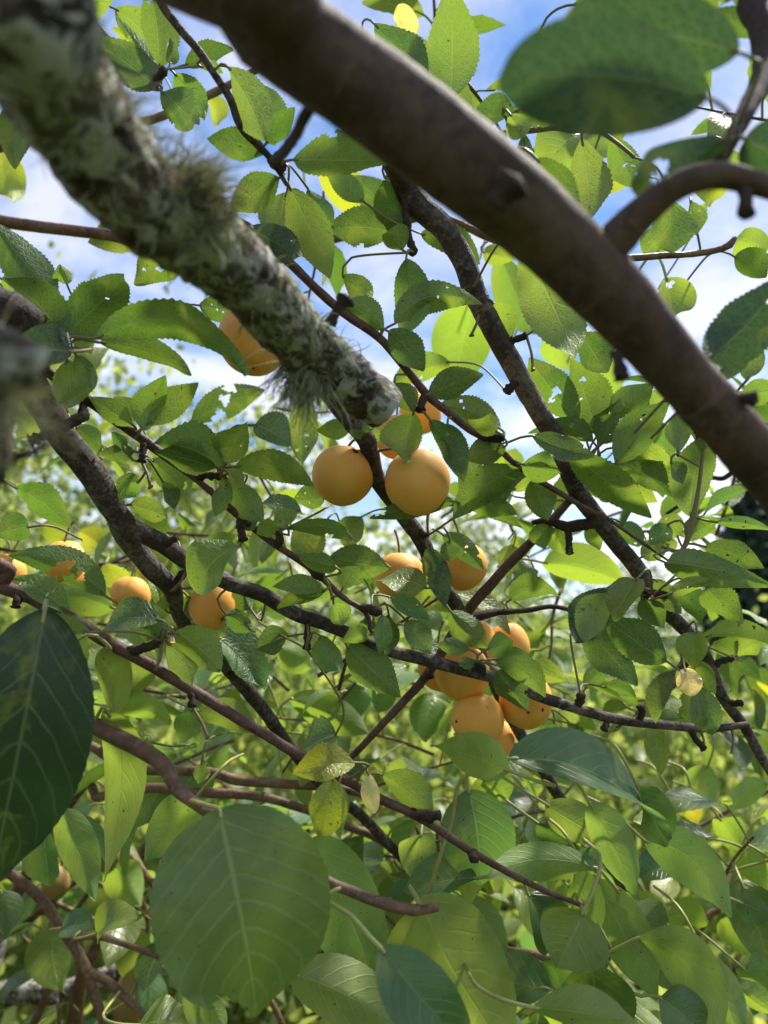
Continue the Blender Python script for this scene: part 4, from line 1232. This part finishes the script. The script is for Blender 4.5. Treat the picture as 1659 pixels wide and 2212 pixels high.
# ------------------------------------------------------------------ fruit
def fruit_mesh(r, ratio, seed, groove=0.05, pear=False):
    rnd = random.Random(seed)
    nu, nv = 40, 26
    vs, fs = [], []
    for j in range(nv + 1):
        ph = math.pi * j / nv
        for i in range(nu):
            th = 2 * math.pi * i / nu
            d = Vector((math.sin(ph) * math.cos(th), math.sin(ph) * math.sin(th), math.cos(ph)))
            k = 1.0
            if pear:
                k *= 0.62 + 0.38 * (1 / (1 + math.exp((d.z - 0.15) * 4.5)))
            else:
                k -= groove * math.exp(-(math.atan2(d.y, d.x) / 0.16) ** 2) * max(0.0, math.sin(ph)) ** 0.8
                k -= 0.10 * math.exp(-(ph / 0.30) ** 2)
                k += 0.02 * math.exp(-((math.pi - ph) / 0.25) ** 2)
            k += 0.018 * noise.noise(d * 1.6 + Vector((seed, 0, 0)))
            v = d * r * k
            v.z *= ratio
            vs.append(v)
    for j in range(nv):
        for i in range(nu):
            i2 = (i + 1) % nu
            fs.append((j * nu + i, (j + 1) * nu + i, (j + 1) * nu + i2, j * nu + i2))
    return mesh_from('fruit', vs, fs, [M_PEARF if pear else M_FRUIT])
def fruit(name, X, Y, rpx, z, label, cat, group, tree, seed, ratio=1.04, tilt=0.3, pear=False, spots=()):
    rnd = random.Random(seed)
    C0 = at(X, Y, z)
    r = rpx / FPX * z
    q = Quaternion(Vector((rnd.uniform(-1, 1), rnd.uniform(-.3, .3), 0)).normalized(), rnd.uniform(-tilt, tilt)) @ Quaternion((0, 0, 1), rnd.uniform(-2.6, -0.6))
    rt = root(name, C0, label, cat, group)
    me = fruit_mesh(r, ratio, seed, pear=pear)
    b = link('skin', me, C0, rt)
    b.rotation_mode = 'QUATERNION'; b.rotation_quaternion = q
    top = C0 + q @ Vector((0, 0, r * ratio * (0.88 if not pear else .98) * (1 if not pear else .64)))
    d3, a = 1e9, None
    for at_ in ATT:
        if at_[7] != tree: continue
        dd = (at_[3] - top).length + (0.02 if at_[3].z < top.z else 0)
        if dd < d3: d3, a = dd, at_
    Q = a[3] if (a and d3 < 0.05) else top + Vector((rnd.uniform(-.006, .006), rnd.uniform(0, .008), .018))
    path = catmull([(top - (q @ Vector((0, 0, r * .1))), .0009), (top.lerp(Q, .4) + Vector((0, 0, .003)), .0008), (Q, .0011)], 0.002)
    vs, fs, uv = tube_geo(path, 7, 0.1, 300)
    link('stalk', mesh_from('stalk', vs, fs, [M_DRY], origin=top), top, rt)
    for (sx, sy, sr) in spots:              # corky brown scabs, a little proud of the skin
        d = (RIGHT * sx + UP * -sy - FWD * math.sqrt(max(0.02, 1 - sx * sx - sy * sy))).normalized()
        vs, fs = [], []
        n = 10
        up = d.orthogonal().normalized(); bi = d.cross(up)
        vs.append(d * (r * 1.012))
        for k in range(n):
            rr = sr * r * rnd.uniform(.7, 1.25)
            e = (up * math.cos(6.283 * k / n) + bi * math.sin(6.283 * k / n)) * rr
            vs.append((d * r + e).normalized() * r * 1.003)
        fs = [(0, 1 + k, 1 + (k + 1) % n) for k in range(n)]
        sc = link('scab', mesh_from('scab', vs, fs, [M_SPUR]), C0, rt)
GP = 'yellow plums on the branches'
PL = [(548, 733, 76, .44, 'plum with a small dark spot half hidden behind the lichened branch stub', 1.05, [(.12, .72, .09)]),
      (741, 1026, 67, .47, 'whole round yellow plum hanging in clear view beside the dark branch', 1.0, [(.42, -.72, .10)]),
      (902, 1041, 71, .455, 'large plum touching the branch, with a leaf hanging over its top', 1.03, []),
      (858, 943, 50, .55, 'plum wedged behind the branch above the two largest plums', 1.0, []),
      (908, 893, 46, .60, 'plum peeking out behind the twig just past the broken stub end', 1.0, []),
      (995, 1222, 58, .545, 'deep orange plum under a drooping dark leaf at the branch fork', 0.92, [(.9, .15, .06)]),
      (864, 1245, 55, .54, 'plum behind pale leaves on the other side of the branch from the deep orange one', 0.97, []),
      (999, 1452, 59, .555, 'plum crossed by the long twig in the middle of the cluster', 1.03, []),
      (950, 1440, 48, .60, 'plum at the back of the cluster edge behind the slanting twig', 1.1, []),
      (1022, 1388, 50, .60, 'plum under leaves at the top of the cluster', 1.05, []),
      (1100, 1396, 44, .62, 'paler plum at the top of the cluster, furthest from the branch fork', 1.2, []),
      (1032, 1554, 57, .545, 'golden plum with one fleck, hanging below the middle of the cluster', 1.0, [(-.86, -.05, .06)]),
      (1136, 1512, 57, .555, 'plum with two brown scabs and a dark stalk across it', 1.08, [(.45, .18, .10), (-.08, .24, .06)]),
      (1069, 1596, 43, .60, 'lowest plum of the cluster, tucked behind the golden one', 1.0, []),
      (458, 1308, 50, .495, 'plum below the oval pale leaf on the long fruiting branch', 1.08, []),
      (500, 1294, 38, .60, 'small sliver of plum behind the one below the oval leaf', 1.0, []),
      (280, 1288, 44, .60, 'plum half hidden behind a twig between the forked branches', 1.0, []),
      (140, 1212, 44, .62, 'plum showing through the ragged holes of a leaf', 1.05, []),
      (152, 1254, 42, .66, 'plum showing below the leaf with ragged holes', 1.0, []),
      (12, 1240, 42, .64, 'plum cut off by the picture edge above the reddish twig', 1.05, []),
      (366, 1412, 24, .86, 'small shaded plum deep behind the leaves', 1.1, [])]
for i, (X, Y, r, z, lab, ratio, spots) in enumerate(PL):
    fruit('plum', X, Y, r, z, lab, 'plum', GP, 'plum', 40 + i, ratio, spots=spots)
for i, (X, Y, r, z, lab) in enumerate([(230, 1835, 34, .74, 'brown pear in the shade behind the hanging yellow-green leaf'),
                                       (122, 1898, 32, .72, 'brown pear in the shade beside the lower twig'),
                                       (290, 2140, 52, .78, 'large olive pear low behind the broad glossy leaf'),
                                       (405, 2165, 40, .85, 'brown pear at the bottom edge under the broad glossy leaf')]):
    fruit('pear', X, Y, r, z, lab, 'pear', 'pears deep in the shade', 'pear', 80 + i, 1.35, 0.2, pear=True)

# ------------------------------------------------------------------ background trees and shrubs
def leaf_cloud(centers, sizes, n, leaf, tint_lo, tint_hi, seed, clump=0.22, squash=1.0):
    """n folded leaves clumped round points spread through an ellipsoid crown"""
    g = np.random.default_rng(seed)
    c = g.integers(0, len(centers), n)
    cen = np.asarray(centers)[c]
    off = g.normal(0, 1, (n, 3)) * np.asarray(sizes)[c][:, None] * np.array([1, 1, squash]) 
    P = cen + off
    A = g.normal(0, 1, (n, 3)); A[:, 2] -= 0.7
    A /= np.linalg.norm(A, axis=1)[:, None]
    B = g.normal(0, 1, (n, 3)); B[:, 2] *= 0.5
    S = np.cross(A, B); S /= np.linalg.norm(S, axis=1)[:, None]
    N = np.cross(S, A)
    L = leaf * g.uniform(.65, 1.3, n)[:, None]; W = L * g.uniform(.45, .65, n)[:, None] * .5
    v = np.stack([P, P + A * L * .35 + S * W + N * W * .35, P + A * L * .72 + S * W * .75 + N * W * .25 - N * L * .05, P + A * L - N * L * .15,
                  P + A * L * .72 - S * W * .75 + N * W * .25 - N * L * .05, P + A * L * .35 - S * W + N * W * .35, P + A * L * .38, P + A * L * .72 - N * L * .04], axis=1)
    base = (np.arange(n) * 8)[:, None]
    f = np.array([[0, 1, 6], [1, 2, 7], [1, 7, 6], [2, 3, 7], [0, 6, 5], [6, 7, 4], [6, 4, 5], [7, 3, 4]])
    faces = (base[:, None, :] + f[None]).reshape(-1, 3)
    m = g.uniform(0, 1, (n, 1)) * 0.75 + 0.25 * g.uniform(0, 1, (len(centers), 1))[c]
    tint = np.asarray(tint_lo) * (1 - m) + np.asarray(tint_hi) * m
    return v.reshape(-1, 3), faces, np.repeat(tint, 8, axis=0)
def fast_mesh(name, V, F, mat, tint, origin):
    me = bpy.data.meshes.new(name)
    V = np.asarray(V) - np.asarray(origin)
    me.vertices.add(len(V)); me.vertices.foreach_set('co', V.astype(np.float32).ravel())
    me.loops.add(F.size); me.loops.foreach_set('vertex_index', F.astype(np.int32).ravel())
    k = F.shape[1]
    me.polygons.add(len(F))
    me.polygons.foreach_set('loop_start', np.arange(len(F), dtype=np.int32) * k)
    me.materials.append(mat)
    a = me.attributes.new('tint', 'FLOAT_COLOR', 'POINT')
    a.data.foreach_set('color', np.hstack([tint, np.ones((len(tint), 1))]).astype(np.float32).ravel())
    me.update(calc_edges=True)
    me.validate()
    return me
def broadleaf(name, x, y, height, width, crown_low, n, leaf, lo, hi, label, cat, seed, group=None, nclump=40, clump=0.2, trunk_r=None):
    g = random.Random(seed)
    rt = root(name, (x, y, 0), label, cat, group)
    h0 = crown_low
    ch = (height - h0) * 0.5
    cz = h0 + ch
    cen, sz = [], []
    while len(cen) < nclump:
        p = Vector((g.uniform(-1, 1), g.uniform(-1, 1), g.uniform(-1, 1)))
        if p.length > 1 or (p.length < 0.45 and g.random() < .7): continue
        k = 1 + 0.25 * noise.noise(p * 1.7 + Vector((seed, 0, 0)))
        cen.append((x + p.x * width * .5 * k, y + p.y * width * .5 * k, cz + p.z * ch * k))
        sz.append(clump * g.uniform(.6, 1.3))
    tr = trunk_r or 0.018 * height
    trunk = [(Vector((x, y, -0.08)), tr * 1.3), (Vector((x + .03, y, height * .2)), tr), (Vector((x - .04 * height * .2, y, height * .5)), tr * .7), (Vector((x, y, height * .88)), tr * .2)]
    tp = catmull(trunk, 0.12)
    vs, fs, uv = tube_geo(tp, 10, 0.15, 6)
    link('trunk', mesh_from('trunk', vs, fs, [M_TRUNK], uvs=uv, origin=(x, y, 0)), (x, y, 0), rt)
    for i in range(0, len(cen), 3):
        Q = Vector(cen[i])
        k = min(len(tp) - 1, int(len(tp) * g.uniform(.3, .75)))
        P, r = tp[k]
        pa = catmull([(P, r * .6), (P.lerp(Q, .5) + Vector((0, 0, .08 * height * g.uniform(-.3, .6))), r * .35), (Q, r * .12)], 0.10)
        vs, fs, uv = tube_geo(pa, 6, 0.1, 8)
        link('limb', mesh_from('limb', vs, fs, [M_TRUNK], uvs=uv, origin=P), P, rt)
    V, F, T = leaf_cloud(cen, sz, n, leaf, lo, hi, seed)
    link('crown', fast_mesh('crown', V, F, M_FAR, T, (x, y, 0)), (x, y, 0), rt, kind='stuff')
G1, G2 = (0.075, 0.125, 0.032), (0.18, 0.22, 0.08)
Y1_, Y2_ = (0.12, 0.165, 0.04), (0.25, 0.285, 0.10)
broadleaf('fruit_tree', -1.3, 4.3, 3.25, 2.5, 0.7, 15000, .060, G1, Y2_, 'loose light green fruit tree with sky showing through, behind the forked branch', 'tree', 21, 'orchard trees beyond', 60, .20)
broadleaf('fruit_tree', -3.4, 6.0, 3.9, 2.8, 0.8, 12000, .065, Y1_, Y2_, 'yellowish fruit tree at the edge, behind the lichened twig', 'tree', 22, 'orchard trees beyond', 50, .25)
broadleaf('fruit_tree', 0.55, 6.8, 3.0, 2.2, 0.7, 11000, .065, (0.055, 0.10, 0.022), G2, 'slender green tree behind the plum cluster', 'tree', 23, 'orchard trees beyond', 44, .22)
broadleaf('shrub', -0.25, 2.9, 1.62, 1.7, 0.15, 11000, .055, G1, Y2_, 'bright leafy shrub behind the long fruiting branch', 'shrub', 24, 'sunlit shrubs', 50, .15)
broadleaf('shrub', 1.05, 3.0, 1.55, 1.8, 0.15, 12000, .055, G1, Y2_, 'bright yellow-green shrub at the lower right behind the pear leaves', 'shrub', 25, 'sunlit shrubs', 50, .15)
broadleaf('shrub', -1.45, 2.5, 1.85, 1.5, 0.2, 10000, .055, Y1_, Y2_, 'yellow-green shrub behind the plums at the picture edge', 'shrub', 26, 'sunlit shrubs', 50, .15)
broadleaf('shrub', 2.7, 4.6, 1.65, 2.2, 0.2, 11000, .06, G1, G2, 'green shrub in front of the dark conifer', 'shrub', 27, 'sunlit shrubs', 46, .2)
broadleaf('shrub', 0.6, 4.6, 1.75, 2.2, 0.2, 11000, .06, G1, Y2_, 'pale green shrub seen below the plum cluster', 'shrub', 28, 'sunlit shrubs', 46, .2)
broadleaf('shrub', 0.35, 1.75, 1.05, 1.2, 0.1, 7000, .055, G1, Y2_, 'low leafy shrub under the pear leaves', 'shrub', 29, 'sunlit shrubs', 40, .12)
broadleaf('shrub', -3.0, 3.6, 2.0, 2.0, 0.2, 8000, .06, G1, Y2_, 'green shrub beyond the picture edge behind the forked branch', 'shrub', 30, 'sunlit shrubs', 40, .2)
for i, (x, y, h, w) in enumerate([(-9, 24, 6.0, 6), (-3.5, 26, 5.0, 6), (2.5, 27, 4.6, 6.5), (8, 25, 5.0, 6)]):
    broadleaf('broadleaf_tree', x, y, h, w, .8, 7000, .16, (0.05, 0.09, 0.025), (0.12, 0.16, 0.045),
              ['far green tree on the left horizon', 'far green tree between the two branches', 'far low tree behind the plum cluster', 'far green tree beside the dark conifer'][i], 'tree', 60 + i, 'far trees', 34, .5)

def conifer(x, y, h, w, label, seed, n=26):
    g = random.Random(seed)
    rt = root('conifer', (x, y, 0), label, 'tree', 'dark conifers')
    vs, fs, uv = tube_geo(catmull([(Vector((x, y, -.1)), .018 * h), (Vector((x, y, h * .5)), .011 * h), (Vector((x, y, h)), .001 * h)], .3), 8, .1, 4)
    link('trunk', mesh_from('trunk', vs, fs, [M_TRUNK], uvs=uv, origin=(x, y, 0)), (x, y, 0), rt)
    cen, sz = [], []
    for i in range(n * 7):
        t = (i + .5) / (n * 7)
        hz_ = h * (.06 + .92 * t)
        rad = w * .5 * (1 - t) ** .85
        th = i * 2.4
        for k in (0.35, .65, .95):
            cen.append((x + math.cos(th) * rad * k, y + math.sin(th) * rad * k, hz_ - rad * k * .22)); sz.append(.05 * w * (1 - t * .6))
    V, F, T = leaf_cloud(cen, sz, 16000, .20 * h / 7, (0.012, 0.030, 0.016), (0.035, 0.065, 0.030), seed, squash=.5)
    link('crown', fast_mesh('crown', V, F, M_NEEDLE, T, (x, y, 0)), (x, y, 0), rt, kind='stuff')
conifer(5.7, 12.0, 4.7, 3.4, 'dark conifer at the right edge behind the shrubs', 71)
conifer(-7.3, 13.5, 7.8, 3.0, 'dark conifer at the left edge, its top above the reddish twig', 72)
print('LEAVES', n_leaf)
